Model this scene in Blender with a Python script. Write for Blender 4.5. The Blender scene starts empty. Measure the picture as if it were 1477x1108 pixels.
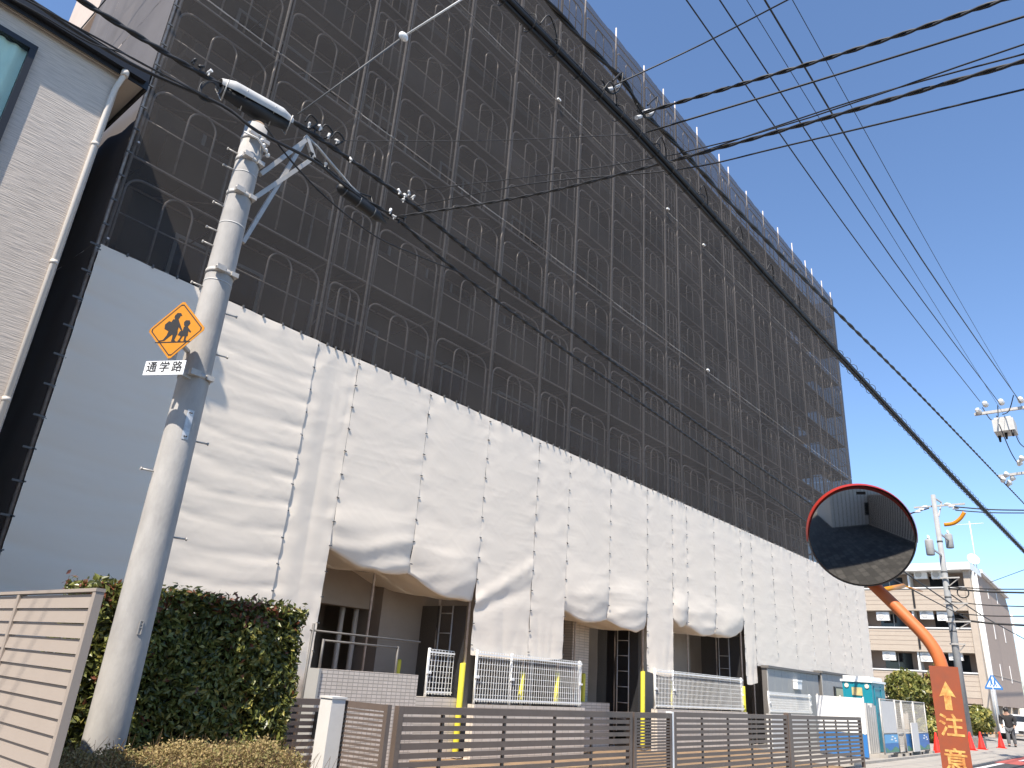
import bpy, math, random
import numpy as np
from mathutils import Vector, Matrix, noise
random.seed(7); rng = np.random.default_rng(7)
R_ = math.radians
SC = bpy.context.scene
COL = SC.collection

# ------------------------------------------------------------------ camera, sky, sun, exposure
CAMROT = Matrix(((0.63974316, -0.32597537, -0.69603789), (-0.76554007, -0.18967185, -0.61479508), (0.06838926, 0.92615584, -0.37088848)))
CAMPOS = Vector((0, 0, 1.5))
cam = bpy.data.cameras.new('camera'); cam.sensor_width = 36; cam.lens = 1054.81 / 1477 * 36
cam.clip_start = .05; cam.clip_end = 3000
camo = bpy.data.objects.new('camera', cam); COL.objects.link(camo)
camo.matrix_world = Matrix.Translation(CAMPOS) @ CAMROT.to_4x4()
SC.camera = camo
SUN_TRAVEL = Vector((0.557, 0.194, -0.808)).normalized()
SUN_EL = math.asin(-SUN_TRAVEL.z); SUN_ROT = math.atan2(-SUN_TRAVEL.x, -SUN_TRAVEL.y)
world = bpy.data.worlds.new('World'); SC.world = world; world.use_nodes = True
wn = world.node_tree.nodes; wl = world.node_tree.links
bg = wn['Background']; sky = wn.new('ShaderNodeTexSky'); sky.sky_type = 'NISHITA'; sky.sun_disc = False
sky.sun_elevation = SUN_EL; sky.sun_rotation = SUN_ROT; sky.altitude = 900; sky.air_density = 1.0; sky.dust_density = .0; sky.ozone_density = 4.5
wl.new(sky.outputs[0], bg.inputs[0]); bg.inputs[1].default_value = .138
sl = bpy.data.lights.new('sun', 'SUN'); sl.energy = 4.8; sl.angle = R_(.53); sl.color = (1, .92, .81)
so = bpy.data.objects.new('sun', sl); COL.objects.link(so)
so.rotation_euler = SUN_TRAVEL.to_track_quat('-Z', 'Y').to_euler(); so.location = (-30, -10, 60)
SC.view_settings.view_transform = 'Standard'; SC.view_settings.look = 'None'
SC.view_settings.gamma = 1; SC.view_settings.use_curve_mapping = False; SC.view_settings.exposure = .85
SC.render.engine = 'CYCLES'
SC.cycles.max_bounces = 8; SC.cycles.transparent_max_bounces = 24; SC.cycles.diffuse_bounces = 4

# ------------------------------------------------------------------ helpers
def at(u, v, y):
    d = CAMROT @ Vector((u - 738.5, 554 - v, -1054.81)); return CAMPOS + d * (y / d.y)
def atx(u, v, x):
    d = CAMROT @ Vector((u - 738.5, 554 - v, -1054.81)); return CAMPOS + d * (x / d.x)

def mat(name, col, rough=.7, var=0, vs=3, col2=None, bump=0, bs=40, metal=0, spec=.5, stretch=(1, 1, 1), dirt=0, trans=0):
    m = bpy.data.materials.new(name); m.use_nodes = True; nt = m.node_tree; n = nt.nodes; L = nt.links
    p = n['Principled BSDF']; p.inputs['Roughness'].default_value = rough; p.inputs['Metallic'].default_value = metal
    p.inputs['Specular IOR Level'].default_value = spec
    c = (*col, 1); p.inputs['Base Color'].default_value = c
    if var or bump or dirt:
        tc = n.new('ShaderNodeTexCoord'); mp = n.new('ShaderNodeMapping'); mp.inputs['Scale'].default_value = stretch
        L.new(tc.outputs['Object'], mp.inputs[0])
    if var:
        nz = n.new('ShaderNodeTexNoise'); nz.inputs['Scale'].default_value = vs; nz.inputs['Detail'].default_value = 6; nz.inputs['Roughness'].default_value = .65
        L.new(mp.outputs[0], nz.inputs['Vector'])
        rp = n.new('ShaderNodeValToRGB'); rp.color_ramp.elements[0].position = .32; rp.color_ramp.elements[1].position = .68
        c2 = col2 or tuple(min(1, x * (1 - var)) for x in col)
        rp.color_ramp.elements[0].color = (*c2, 1); rp.color_ramp.elements[1].color = c
        L.new(nz.outputs['Fac'], rp.inputs[0]); L.new(rp.outputs[0], p.inputs['Base Color'])
    if bump:
        n2 = n.new('ShaderNodeTexNoise'); n2.inputs['Scale'].default_value = bs; n2.inputs['Detail'].default_value = 4
        L.new(mp.outputs[0], n2.inputs['Vector'])
        b = n.new('ShaderNodeBump'); b.inputs['Strength'].default_value = 1; b.inputs['Distance'].default_value = bump
        L.new(n2.outputs['Fac'], b.inputs['Height']); L.new(b.outputs[0], p.inputs['Normal'])
    if trans:
        o = n['Material Output']; t = n.new('ShaderNodeBsdfTranslucent'); t.inputs[0].default_value = c
        mx = n.new('ShaderNodeMixShader'); mx.inputs[0].default_value = trans
        L.new(p.outputs[0], mx.inputs[1]); L.new(t.outputs[0], mx.inputs[2]); L.new(mx.outputs[0], o.inputs[0])
    return m

def net_mat(name, col, opacity, graze):
    """woven net: part of the light passes; denser when seen at a slant, as threads overlap"""
    m = bpy.data.materials.new(name); m.use_nodes = True; nt = m.node_tree; n = nt.nodes; L = nt.links
    p = n['Principled BSDF']; p.inputs['Roughness'].default_value = .8; p.inputs['Specular IOR Level'].default_value = .2
    tc = n.new('ShaderNodeTexCoord'); nz = n.new('ShaderNodeTexNoise'); nz.inputs['Scale'].default_value = .55; nz.inputs['Detail'].default_value = 5
    L.new(tc.outputs['Object'], nz.inputs['Vector'])
    rp = n.new('ShaderNodeValToRGB'); rp.color_ramp.elements[0].position = .3; rp.color_ramp.elements[1].position = .7
    rp.color_ramp.elements[0].color = (*[c * .8 for c in col], 1); rp.color_ramp.elements[1].color = (*[c * 1.2 for c in col], 1)
    L.new(nz.outputs['Fac'], rp.inputs[0]); L.new(rp.outputs[0], p.inputs['Base Color'])
    lw = n.new('ShaderNodeLayerWeight'); lw.inputs[0].default_value = .5
    ma = n.new('ShaderNodeMath'); ma.operation = 'MULTIPLY_ADD'; ma.inputs[1].default_value = graze; ma.inputs[2].default_value = opacity; ma.use_clamp = True
    pw = n.new('ShaderNodeMath'); pw.operation = 'POWER'; pw.inputs[1].default_value = 2
    L.new(lw.outputs['Facing'], pw.inputs[0]); L.new(pw.outputs[0], ma.inputs[0])
    mx = n.new('ShaderNodeMixShader'); tr = n.new('ShaderNodeBsdfTransparent')
    L.new(ma.outputs[0], mx.inputs[0]); L.new(tr.outputs[0], mx.inputs[1]); L.new(p.outputs[0], mx.inputs[2])
    L.new(mx.outputs[0], n['Material Output'].inputs[0])
    return m

def worigin(o):
    v = Vector((0, 0, 0))
    while o: v += o.location; o = o.parent
    return v
def tag(o, label=None, cat=None, group=None, kind=None):
    if label: o['label'] = label
    if cat: o['category'] = cat
    if group: o['group'] = group
    if kind: o['kind'] = kind
    return o
def thing(name, label, cat, loc, group=None):
    o = bpy.data.objects.new(name, None); COL.objects.link(o); o.location = loc; o.empty_display_size = .2
    return tag(o, label, cat, group)
def inst(me, name, parent, loc, rot=None, scale=None):
    o = bpy.data.objects.new(name, me); COL.objects.link(o); o.parent = parent
    o.location = Vector(loc) - worigin(parent)
    if rot: o.rotation_euler = rot
    if scale: o.scale = scale
    return o

class MB:
    def __init__(s): s.v = []; s.f = []; s.mi = []; s.smooth = []
    def add(s, vs, fs, mi=0, sm=False):
        b = len(s.v); s.v += [tuple(v) for v in vs]; s.f += [tuple(b + i for i in f) for f in fs]
        s.mi += [mi] * len(fs); s.smooth += [sm] * len(fs); return s
    def box(s, x0, x1, y0, y1, z0, z1, mi=0, M=None):
        vs = [(x, y, z) for z in (z0, z1) for y in (y0, y1) for x in (x0, x1)]
        if M: vs = [M @ Vector(v) for v in vs]
        return s.add(vs, [(0, 2, 3, 1), (4, 5, 7, 6), (0, 1, 5, 4), (2, 6, 7, 3), (0, 4, 6, 2), (1, 3, 7, 5)], mi)
    def bar(s, a, b, w, h, mi=0, up=(0, 0, 1)):
        a = Vector(a); b = Vector(b); d = (b - a).normalized(); u = Vector(up)
        if abs(d.dot(u)) > .95: u = Vector((0, 1, 0))
        r = d.cross(u).normalized() * w / 2; t = r.cross(d).normalized() * h / 2
        vs = [p + i * r + j * t for p in (a, b) for j in (-1, 1) for i in (-1, 1)]
        return s.add(vs, [(0, 2, 3, 1), (4, 5, 7, 6), (0, 1, 5, 4), (2, 6, 7, 3), (0, 4, 6, 2), (1, 3, 7, 5)], mi)
    def tube(s, pts, r, n=8, mi=0, cap=True, sm=True):
        pts = [Vector(p) for p in pts]; rs = r if isinstance(r, (list, tuple)) else [r] * len(pts)
        vs = []; fs = []; prev = None
        for i, p in enumerate(pts):
            d = (pts[min(i + 1, len(pts) - 1)] - pts[max(i - 1, 0)]).normalized()
            if prev is None:
                u = Vector((0, 0, 1)) if abs(d.z) < .9 else Vector((1, 0, 0))
                prev = d.cross(u).normalized()
            a = (prev - d * prev.dot(d)).normalized(); b = d.cross(a); prev = a
            for k in range(n):
                t = 2 * math.pi * k / n; vs.append(p + (a * math.cos(t) + b * math.sin(t)) * rs[i])
        for i in range(len(pts) - 1):
            for k in range(n):
                k2 = (k + 1) % n; fs.append((i * n + k, i * n + k2, (i + 1) * n + k2, (i + 1) * n + k))
        s.add(vs, fs, mi, sm)
        if cap:
            b = len(s.v) - len(vs); s.f += [tuple(b + k for k in range(n - 1, -1, -1)), tuple(b + (len(pts) - 1) * n + k for k in range(n))]
            s.mi += [mi, mi]; s.smooth += [False, False]
        return s
    def prism(s, poly, fn0, fn1, mi=0):
        n = len(poly); vs = [fn0(*p) for p in poly] + [fn1(*p) for p in poly]
        fs = [tuple(range(n - 1, -1, -1)), tuple(range(n, 2 * n))] + [(i, (i + 1) % n, n + (i + 1) % n, n + i) for i in range(n)]
        return s.add(vs, fs, mi)
    def grid(s, nu, nv, fn, mi=0):
        vs = [fn(i / nu, j / nv) for j in range(nv + 1) for i in range(nu + 1)]
        fs = [(j * (nu + 1) + i, j * (nu + 1) + i + 1, (j + 1) * (nu + 1) + i + 1, (j + 1) * (nu + 1) + i) for j in range(nv) for i in range(nu)]
        return s.add(vs, fs, mi, True)
    def ball(s, c, r, n=10, mi=0, sc=(1, 1, 1)):
        c = Vector(c); vs = []; fs = []
        m = max(4, n // 2 + 1)
        for j in range(m + 1):
            ph = math.pi * j / m
            for k in range(n):
                t = 2 * math.pi * k / n
                vs.append(c + Vector((math.sin(ph) * math.cos(t) * sc[0], math.sin(ph) * math.sin(t) * sc[1], math.cos(ph) * sc[2])) * r)
        for j in range(m):
            for k in range(n): fs.append((j * n + k, (j + 1) * n + k, (j + 1) * n + (k + 1) % n, j * n + (k + 1) % n))
        return s.add(vs, fs, mi, True)
    def mesh(s, name, mats, org=(0, 0, 0)):
        me = bpy.data.meshes.new(name); o = Vector(org)
        me.from_pydata([tuple(Vector(v) - o) for v in s.v], [], s.f)
        for m in (mats if isinstance(mats, (list, tuple)) else [mats]): me.materials.append(m)
        me.polygons.foreach_set('material_index', s.mi); me.polygons.foreach_set('use_smooth', s.smooth); me.update()
        return me
    def build(s, name, mats, parent=None, kind=None):
        if parent: org = worigin(parent)
        else:
            a = np.array(s.v); org = Vector(((a[:, 0].min() + a[:, 0].max()) / 2, (a[:, 1].min() + a[:, 1].max()) / 2, a[:, 2].min()))
        o = bpy.data.objects.new(name, s.mesh(name, mats, org)); COL.objects.link(o)
        if parent: o.parent = parent
        else: o.location = org
        if kind: o['kind'] = kind
        return o

def text_mb(mb, body, size, fn, mi=0):
    """flat lettering as real faces; fn maps (x, y) on the sign to a point"""
    c = bpy.data.curves.new('lettering', 'FONT'); c.body = body; c.size = size; c.align_x = 'CENTER'; c.align_y = 'CENTER'; c.resolution_u = 3; c.offset = size * .016
    o = bpy.data.objects.new('lettering', c); COL.objects.link(o)
    bpy.context.view_layer.update()
    me = o.evaluated_get(bpy.context.evaluated_depsgraph_get()).to_mesh()
    mb.add([fn(v.co.x, v.co.y) for v in me.vertices], [tuple(p.vertices) for p in me.polygons], mi)
    bpy.data.objects.remove(o); bpy.data.curves.remove(c)

def fnoise(x, y, z=0): return noise.noise(Vector((x, y, z)))

# ------------------------------------------------------------------ materials
M = {}
M['asphalt'] = mat('asphalt', (.062, .062, .064), .9, .4, 1.2, bump=.004, bs=120)
M['concrete'] = mat('concrete', (.36, .33, .29), .9, .25, 1.5, bump=.002, bs=60)
M['paver'] = mat('paver', (.13, .12, .11), .9, .4, 3, bump=.004, bs=30)
pn_ = M['paver'].node_tree.nodes; pl_ = M['paver'].node_tree.links; bk = pn_.new('ShaderNodeTexBrick'); bk.inputs['Scale'].default_value = 1; bk.inputs['Brick Width'].default_value = .3; bk.inputs['Row Height'].default_value = .3; bk.inputs['Mortar Size'].default_value = .02
bk.inputs['Color1'].default_value = (.10, .092, .085, 1); bk.inputs['Color2'].default_value = (.045, .042, .04, 1); bk.inputs['Mortar'].default_value = (.04, .04, .035, 1); pl_.new(pn_['Texture Coordinate'].outputs['Object'], bk.inputs['Vector']); pl_.new(bk.outputs['Color'], pn_['Principled BSDF'].inputs['Base Color'])
M['soil'] = mat('soil', (.30, .19, .10), 1, .5, 2.5, col2=(.16, .11, .07), bump=.02, bs=14)
M['gravel'] = mat('gravel', (.26, .25, .235), 1, .5, 18, bump=.02, bs=30)
M['red_paint'] = mat('red_paint', (.42, .09, .07), .85, .3, 5)
M['white_paint'] = mat('white_paint', (.75, .74, .72), .8, .15, 6)
def sheet_mat():
    m = bpy.data.materials.new('sheet'); m.use_nodes = True; n = m.node_tree.nodes; L = m.node_tree.links; p = n['Principled BSDF']
    p.inputs['Roughness'].default_value = .6; p.inputs['Specular IOR Level'].default_value = .3
    tc = n.new('ShaderNodeTexCoord'); prev = None
    big = n.new('ShaderNodeTexNoise'); big.inputs['Scale'].default_value = .6; L.new(tc.outputs['Object'], big.inputs['Vector'])
    rp = n.new('ShaderNodeValToRGB'); rp.color_ramp.elements[0].color = (.85, .755, .635, 1); rp.color_ramp.elements[1].color = (.895, .80, .68, 1); L.new(big.outputs['Fac'], rp.inputs[0]); L.new(rp.outputs[0], p.inputs['Base Color'])
    for rot, sc, scale, dist in ((0.06, (.8, 1, 4.5), 1.7, .0028), (.75, (.8, 1, 4.0), 1.5, .0020), (-.6, (.8, 1, 4.0), 1.9, .0018), (0, (1, 1, 1.5), 7, .0005)):
        mp = n.new('ShaderNodeMapping'); mp.inputs['Rotation'].default_value = (0, rot, 0); mp2 = n.new('ShaderNodeMapping'); mp2.inputs['Scale'].default_value = sc
        L.new(tc.outputs['Object'], mp.inputs[0]); L.new(mp.outputs[0], mp2.inputs[0])
        z = n.new('ShaderNodeTexNoise'); z.noise_type = 'RIDGED_MULTIFRACTAL'; z.inputs['Scale'].default_value = scale; z.inputs['Detail'].default_value = 2.5; z.inputs['Lacunarity'].default_value = 2.2
        L.new(mp2.outputs[0], z.inputs['Vector'])
        b = n.new('ShaderNodeBump'); b.inputs['Strength'].default_value = 1; b.inputs['Distance'].default_value = dist; L.new(z.outputs['Fac'], b.inputs['Height'])
        if prev: L.new(prev.outputs[0], b.inputs['Normal'])
        prev = b
    L.new(prev.outputs[0], p.inputs['Normal'])
    o = n['Material Output']; t = n.new('ShaderNodeBsdfTranslucent'); L.new(rp.outputs[0], t.inputs[0]); mx = n.new('ShaderNodeMixShader'); mx.inputs[0].default_value = .10
    L.new(p.outputs[0], mx.inputs[1]); L.new(t.outputs[0], mx.inputs[2]); L.new(mx.outputs[0], o.inputs[0]); return m
M['sheet'] = sheet_mat()
M['net'] = net_mat('net', (.062, .053, .047), .61, .28)
M['net_side'] = net_mat('net_side', (.115, .105, .105), .93, .05)
M['net_black'] = net_mat('net_black', (.028, .028, .030), .72, .25)
M['steel'] = mat('steel', (.60, .55, .51), .5, .3, 9, metal=.15, col2=(.42, .36, .33))
M['galv'] = mat('galv', (.50, .475, .44), .5, .2, 12, metal=.15)
M['deck'] = mat('deck', (.16, .15, .14), .6, .3, 6, metal=.3)
M['yellow_pad'] = mat('yellow_pad', (.70, .62, .05), .55, .12, 6)
M['bldg'] = mat('bldg', (.17, .145, .125), .9, .2, 1.2)
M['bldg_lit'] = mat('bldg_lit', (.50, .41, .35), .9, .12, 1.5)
M['parapet'] = mat('parapet', (.15, .13, .115), .9, .2, 1.5)
M['inner_wall'] = mat('inner_wall', (.36, .305, .255), .9, .15, 1.5)
M['slab'] = mat('slab', (.20, .185, .17), .9, .2, 1.5)
M['glass_dark'] = mat('glass_dark', (.02, .022, .025), .08)
M['tile'] = mat('tile', (.60, .54, .47), .5, .1, 5)
M['grout'] = mat('grout', (.40, .36, .32), .9)
M['brown_metal'] = mat('brown_metal', (.155, .118, .098), .45, .15, 6, metal=.2)
M['white_metal'] = mat('white_metal', (.80, .80, .78), .45)
M['plaster'] = mat('plaster', (.62, .60, .57), .9, .08, 4, bump=.001, bs=80)
M['beige_pvc'] = mat('beige_pvc', (.31, .265, .23), .5, .05, 3)
M['black_metal'] = mat('black_metal', (.012, .012, .014), .45)
M['soffit'] = mat('soffit', (.62, .55, .47), .8)
M['pipe_beige'] = mat('pipe_beige', (.58, .53, .47), .45)
M['pole_concrete'] = mat('pole_concrete', (.44, .42, .395), .85, .32, 3.5, bump=.0025, bs=45, stretch=(1, 1, .45))
M['rubber'] = mat('rubber', (.013, .013, .014), .55)
M['rubber_grey'] = mat('rubber_grey', (.10, .10, .10), .6)
M['cover_grey'] = mat('cover_grey', (.55, .54, .52), .6, .2, 5)
M['porcelain'] = mat('porcelain', (.75, .74, .72), .25)
M['sign_yellow'] = mat('sign_yellow', (.58, .225, .006), .4, .06, 6)
M['sign_black'] = mat('sign_black', (.018, .016, .015), .5)
M['sign_white'] = mat('sign_white', (.76, .77, .77), .45)
M['orange'] = mat('orange', (.62, .165, .045), .5, .12, 7)
M['mirror_red'] = mat('mirror_red', (.34, .022, .012), .5)
M['mirror'] = mat('mirror', (.66, .65, .62), .05, metal=1, var=.12, vs=3)
M['cone_red'] = mat('cone_red', (.75, .028, .015), .45)
M['teal'] = mat('teal', (.006, .23, .30), .45, .1, 4)
M['shed'] = mat('shed', (.33, .33, .32), .6, .08, 2)
M['shed_dark'] = mat('shed_dark', (.13, .12, .11), .6)
M['apt'] = mat('apt', (.46, .385, .31), .85, .08, 2)
M['apt_brown'] = mat('apt_brown', (.40, .31, .25), .85, .08, 2)
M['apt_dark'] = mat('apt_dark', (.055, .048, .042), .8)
M['blue'] = mat('blue', (.03, .16, .42), .5)
M['blue_light'] = mat('blue_light', (.12, .36, .62), .5)
M['hill_green'] = mat('hill_green', (.10, .24, .16), .6)
M['bark'] = mat('bark', (.10, .07, .05), .95, .4, 12)
def leaf_mat(name, col, rough=.35):
    return mat(name, col, rough, .3, 9, trans=.28, spec=.5)
M['leaf_dark'] = leaf_mat('leaf_dark', (.10, .115, .032)); M['leaf_mid'] = leaf_mat('leaf_mid', (.225, .24, .06))
M['leaf_red'] = leaf_mat('leaf_red', (.24, .085, .045)); M['leaf_yellow'] = leaf_mat('leaf_yellow', (.42, .37, .10))
M['twig_tan'] = leaf_mat('twig_tan', (.44, .335, .15), .7); M['twig_olive'] = leaf_mat('twig_olive', (.27, .24, .085), .7); M['twig_brown'] = leaf_mat('twig_brown', (.24, .15, .075), .8)
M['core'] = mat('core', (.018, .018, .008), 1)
M['skin'] = mat('skin', (.45, .27, .19), .6); M['cloth_dark'] = mat('cloth_dark', (.035, .033, .034), .9, .3, 20); M['cloth_grey'] = mat('cloth_grey', (.12, .12, .125), .9)
M['car_white'] = mat('car_white', (.78, .78, .77), .25, spec=.6)
M['tyre'] = mat('tyre', (.02, .02, .02), .85)
# ------------------------------------------------------------------ the ground
def sheet_z(name, x0, x1, y0, y1, z, m, kind='structure', nx=1, ny=1):
    mb = MB(); mb.grid(nx, ny, lambda u, v: (x0 + (x1 - x0) * u, y0 + (y1 - y0) * v, z)); return mb.build(name, m, None, kind)
sheet_z('ground', -900, 1200, -900, 1200, -.03, M['gravel'])
sheet_z('road', -60, 260, 1.95, 4.95, 0, M['asphalt'])
sheet_z('paved_forecourt', -30, 9.0, -12, 1.80, .02, M['paver'])
sheet_z('pavement', -60, 260, 5.07, 6.22, .03, M['concrete'])
sheet_z('concrete_apron', 20.6, 110, 6.224, 8.9, .026, M['concrete'])
sheet_z('garden_soil', 4.3, 23.5, 6.26, 16, .022, M['soil'])
sheet_z('gravel_yard', 23.5, 60, 8.92, 16, .02, M['gravel'])
sheet_z('red_road_band', 30.5, 75, 4.15, 4.93, .004, M['red_paint'])
sheet_z('road_line', -60, 30.4, 4.62, 4.77, .004, M['white_paint'])
sheet_z('far_road_line', 33, 75, 4.5, 4.62, .008, M['white_paint'])
mb = MB()
for i in range(60): mb.box(-30 + i * 2.0, -30 + i * 2.0 + 1.99, 4.955, 5.066, -.02, .045 if i < 24 else .035)
mb.build('kerb', M['concrete'], None, 'structure')
mb = MB(); mb.box(-30, 60, 1.81, 1.94, -.02, .06); mb.build('near_kerb', M['concrete'], None, 'structure')
mb = MB()
for i in range(18): mb.box(21.3 + i * .6, 21.88 + i * .6, 6.5, 6.62, 0, .09)
mb.build('yard_kerb', M['concrete'], None, 'structure')

# ------------------------------------------------------------------ siding for the house
def siding(name, col):
    m = bpy.data.materials.new(name); m.use_nodes = True; n = m.node_tree.nodes; L = m.node_tree.links; p = n['Principled BSDF']; p.inputs['Roughness'].default_value = .75
    tc = n.new('ShaderNodeTexCoord'); mp = n.new('ShaderNodeMapping'); mp.inputs['Scale'].default_value = (2.6, 2.6, 44)
    L.new(tc.outputs['Object'], mp.inputs[0])
    nz = n.new('ShaderNodeTexNoise'); nz.inputs['Scale'].default_value = 1.5; nz.inputs['Detail'].default_value = 3; L.new(mp.outputs[0], nz.inputs['Vector'])
    r = n.new('ShaderNodeValToRGB'); r.color_ramp.elements[0].position = .38; r.color_ramp.elements[1].position = .58
    r.color_ramp.elements[0].color = (*[c * .80 for c in col], 1); r.color_ramp.elements[1].color = (*col, 1)
    L.new(nz.outputs['Fac'], r.inputs[0]); L.new(r.outputs[0], p.inputs['Base Color'])
    b = n.new('ShaderNodeBump'); b.inputs['Strength'].default_value = 1; b.inputs['Distance'].default_value = .008; L.new(nz.outputs['Fac'], b.inputs['Height']); L.new(b.outputs[0], p.inputs['Normal'])
    return m
M['siding'] = siding('siding', (.56, .485, .415))
M['curtain'] = mat('curtain', (.92, .92, .87), .9, .1, 2)
def glass(name, tint, rough=.02):
    m = bpy.data.materials.new(name); m.use_nodes = True; n = m.node_tree.nodes; L = m.node_tree.links
    g = n.new('ShaderNodeBsdfGlossy'); g.inputs['Roughness'].default_value = rough; t = n.new('ShaderNodeBsdfTransparent'); t.inputs[0].default_value = (*tint, 1)
    f = n.new('ShaderNodeFresnel'); f.inputs[0].default_value = 1.22; mx = n.new('ShaderNodeMixShader')
    L.new(f.outputs[0], mx.inputs[0]); L.new(t.outputs[0], mx.inputs[1]); L.new(g.outputs[0], mx.inputs[2]); L.new(mx.outputs[0], n['Material Output'].inputs[0]); return m
M['pane'] = glass('pane', (.92, .99, .96))

# ------------------------------------------------------------------ the neighbour's house, left
HY = 9.55; HX = 2.216; EZ = 8.77
h = thing('house', 'beige house with striped siding and black eaves at the left edge', 'house', (-3, HY, 0))
mb = MB()
wx0, wx1, wz0, wz1 = -1.9, 1.224, 6.0, 8.49          # window hole in the front wall
for a in ((-8, wx0, 0, 8.86), (wx0, wx1, 0, wz0), (wx0, wx1, wz1, 8.86), (wx1, HX, 0, 8.86)):
    mb.add([(a[0], HY, a[2]), (a[1], HY, a[2]), (a[1], HY, a[3]), (a[0], HY, a[3])], [(0, 1, 2, 3)])
mb.add([(HX, HY, 0), (HX, 15.2, 0), (HX, 15.2, 8.86), (HX, HY, 8.86)], [(0, 1, 2, 3)])
mb.add([(-8, 15.2, 0), (HX, 15.2, 0), (HX, 15.2, 8.86), (-8, 15.2, 8.86)], [(3, 2, 1, 0)])
mb.add([(-8, HY, 0), (-8, 15.2, 0), (-8, 15.2, 8.86), (-8, HY, 8.86)], [(3, 2, 1, 0)])
mb.build('wall', M['siding'], h)
MB().box(-8, HX + .012, HY - .02, HY - .002, 8.80, 8.86).build('wall_trim', M['soffit'], h)
mb = MB(); mb.box(-8.3, 2.50, 9.462, 15.5, 8.866, 8.885); mb.build('soffit', M['soffit'], h)
rf = MB(); rf.add([(-8.4, 9.44, 9.05), (2.53, 9.44, 9.05), (2.53, 15.6, 9.85), (-8.4, 15.6, 9.85)], [(0, 1, 2, 3)])
rf.add([(2.53, 9.44, 8.89), (2.53, 15.6, 8.89), (2.53, 15.6, 9.85), (2.53, 9.44, 9.05)], [(0, 1, 2, 3)])
roof = rf.build('roof', M['black_metal'], h)
mb = MB(); mb.box(-8.4, 2.51, 9.445, 9.458, 8.77, 9.04); mb.box(2.515, 2.53, 9.462, 15.5, 8.77, 8.95); mb.build('fascia', M['black_metal'], roof)
mb = MB(); mb.box(-8.4, 2.46, 9.36, 9.44, 8.83, 8.96); mb.build('gutter', M['black_metal'], roof)
mb = MB(); mb.tube([(2.195, 9.41, 8.83), (2.19, 9.42, 8.74), (2.165, 9.50, 8.56), (2.16, 9.53, 8.4), (2.16, 9.53, 0)], .036, 10)
mb.tube([(2.195, 9.41, 8.84), (2.195, 9.41, 8.74)], .05, 10)
dp = mb.build('downpipe', M['pipe_beige'], h)
for z in (7.6, 5.8, 4.0, 2.2):
    MB().tube([(2.16, 9.53, z), (2.16, 9.53, z + .05)], .043, 10).build('pipe_clip', M['pipe_beige'], dp)
w = MB()
for a in ((wx0, wx1, wz1 - .075, wz1), (wx0, wx1, wz0, wz0 + .075)): w.box(a[0], a[1], HY - .06, HY + .05, a[2], a[3])
for a in ((wx1 - .075, wx1), (wx0, wx0 + .075), (-.4, -.32)): w.box(a[0], a[1], HY - .058, HY + .048, wz0 + .075, wz1 - .075)
wf = w.build('window', M['black_metal'], h)
mb = MB(); mb.box(wx0 + .075, wx1 - .075, HY - .02, HY - .012, wz0 + .075, wz1 - .075); mb.build('pane', M['pane'], wf)
mb = MB(); mb.grid(90, 6, lambda u, v: (wx0 + .075 + (wx1 - wx0 - .15) * u, HY + .04 + .02 * math.sin(u * 95 + 2 * math.sin(u * 21)), wz0 + (wz1 - wz0) * v)); mb.build('curtain', M['curtain'], wf)
MB().box(wx0 - .1, wx1 + .1, HY + .2, HY + 2, wz0 - .1, wz1 + .1).build('room', M['curtain'], wf)

# ------------------------------------------------------------------ beige boundary fence, runs away from the road
FX = 2.13
t = thing('boundary_fence', 'beige louvred board fence in front of the striped house', 'fence', (FX, 7.4, 0))
posts_y = (5.47, 6.93, 8.39, 9.35)
for y in posts_y: MB().box(FX - .036, FX + .02, y - .026, y + .026, 0, 1.84).build('post', M['beige_pvc'], t)
MB().box(FX - .04, FX + .024, 5.44, 9.39, 1.842, 1.865).build('top_cap', M['beige_pvc'], t)
bm_ = None
for k in range(3):
    y0, y1 = posts_y[k] + .026, posts_y[k + 1] - .026
    for i in range(18):
        z = .07 + i * .098
        mb = MB(); mb.add([(FX - .03, y0, z), (FX - .03, y1, z), (FX - .014, y1, z + .093), (FX - .014, y0, z + .093), (FX + .02, y0, z), (FX + .02, y1, z), (FX + .015, y1, z + .093), (FX + .015, y0, z + .093)],
                          [(0, 3, 2, 1), (4, 5, 6, 7), (0, 1, 5, 4), (2, 3, 7, 6), (0, 4, 7, 3), (1, 2, 6, 5)])
        mb.build('board', M['beige_pvc'], t)

# ------------------------------------------------------------------ foliage
def leaves(mb, pts, nrm, size, nm, jitter=.9, wts=None, long=2.0, mi_fn=None):
    """folded leaf blades: two faces about a midrib"""
    n = len(pts); mis = rng.choice(nm, n, p=wts) if mi_fn is None else mi_fn
    for i in range(n):
        d = Vector(nrm[i]) + Vector(rng.normal(0, jitter, 3)); d.normalize()
        a = d.cross(Vector(rng.normal(0, 1, 3))).normalized(); b = d.cross(a)
        s = size * (.6 + .7 * rng.random()); p = Vector(pts[i]); l = s * long / 2; w = s * .5
        f = d * (s * .12)
        mb.add([p - a * l, p - a * l * .1 + b * w + f, p + a * l, p - a * l * .1 - b * w + f], [(0, 1, 2), (0, 2, 3)], int(mis[i]))
hd = thing('photinia_hedge', 'tall clipped green hedge with reddish tips behind the near pole', 'hedge', (3.7, 7.8, 0))
X0, X1, Y0, Y1, HT = 2.74, 5.12, 7.30, 7.95, 2.03
n = 27000; P = []; N = []
def hw(a, b): return .09 * fnoise(a * 1.7, b * 1.7, 3) + .05 * fnoise(a * 5, b * 5, 9)
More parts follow.
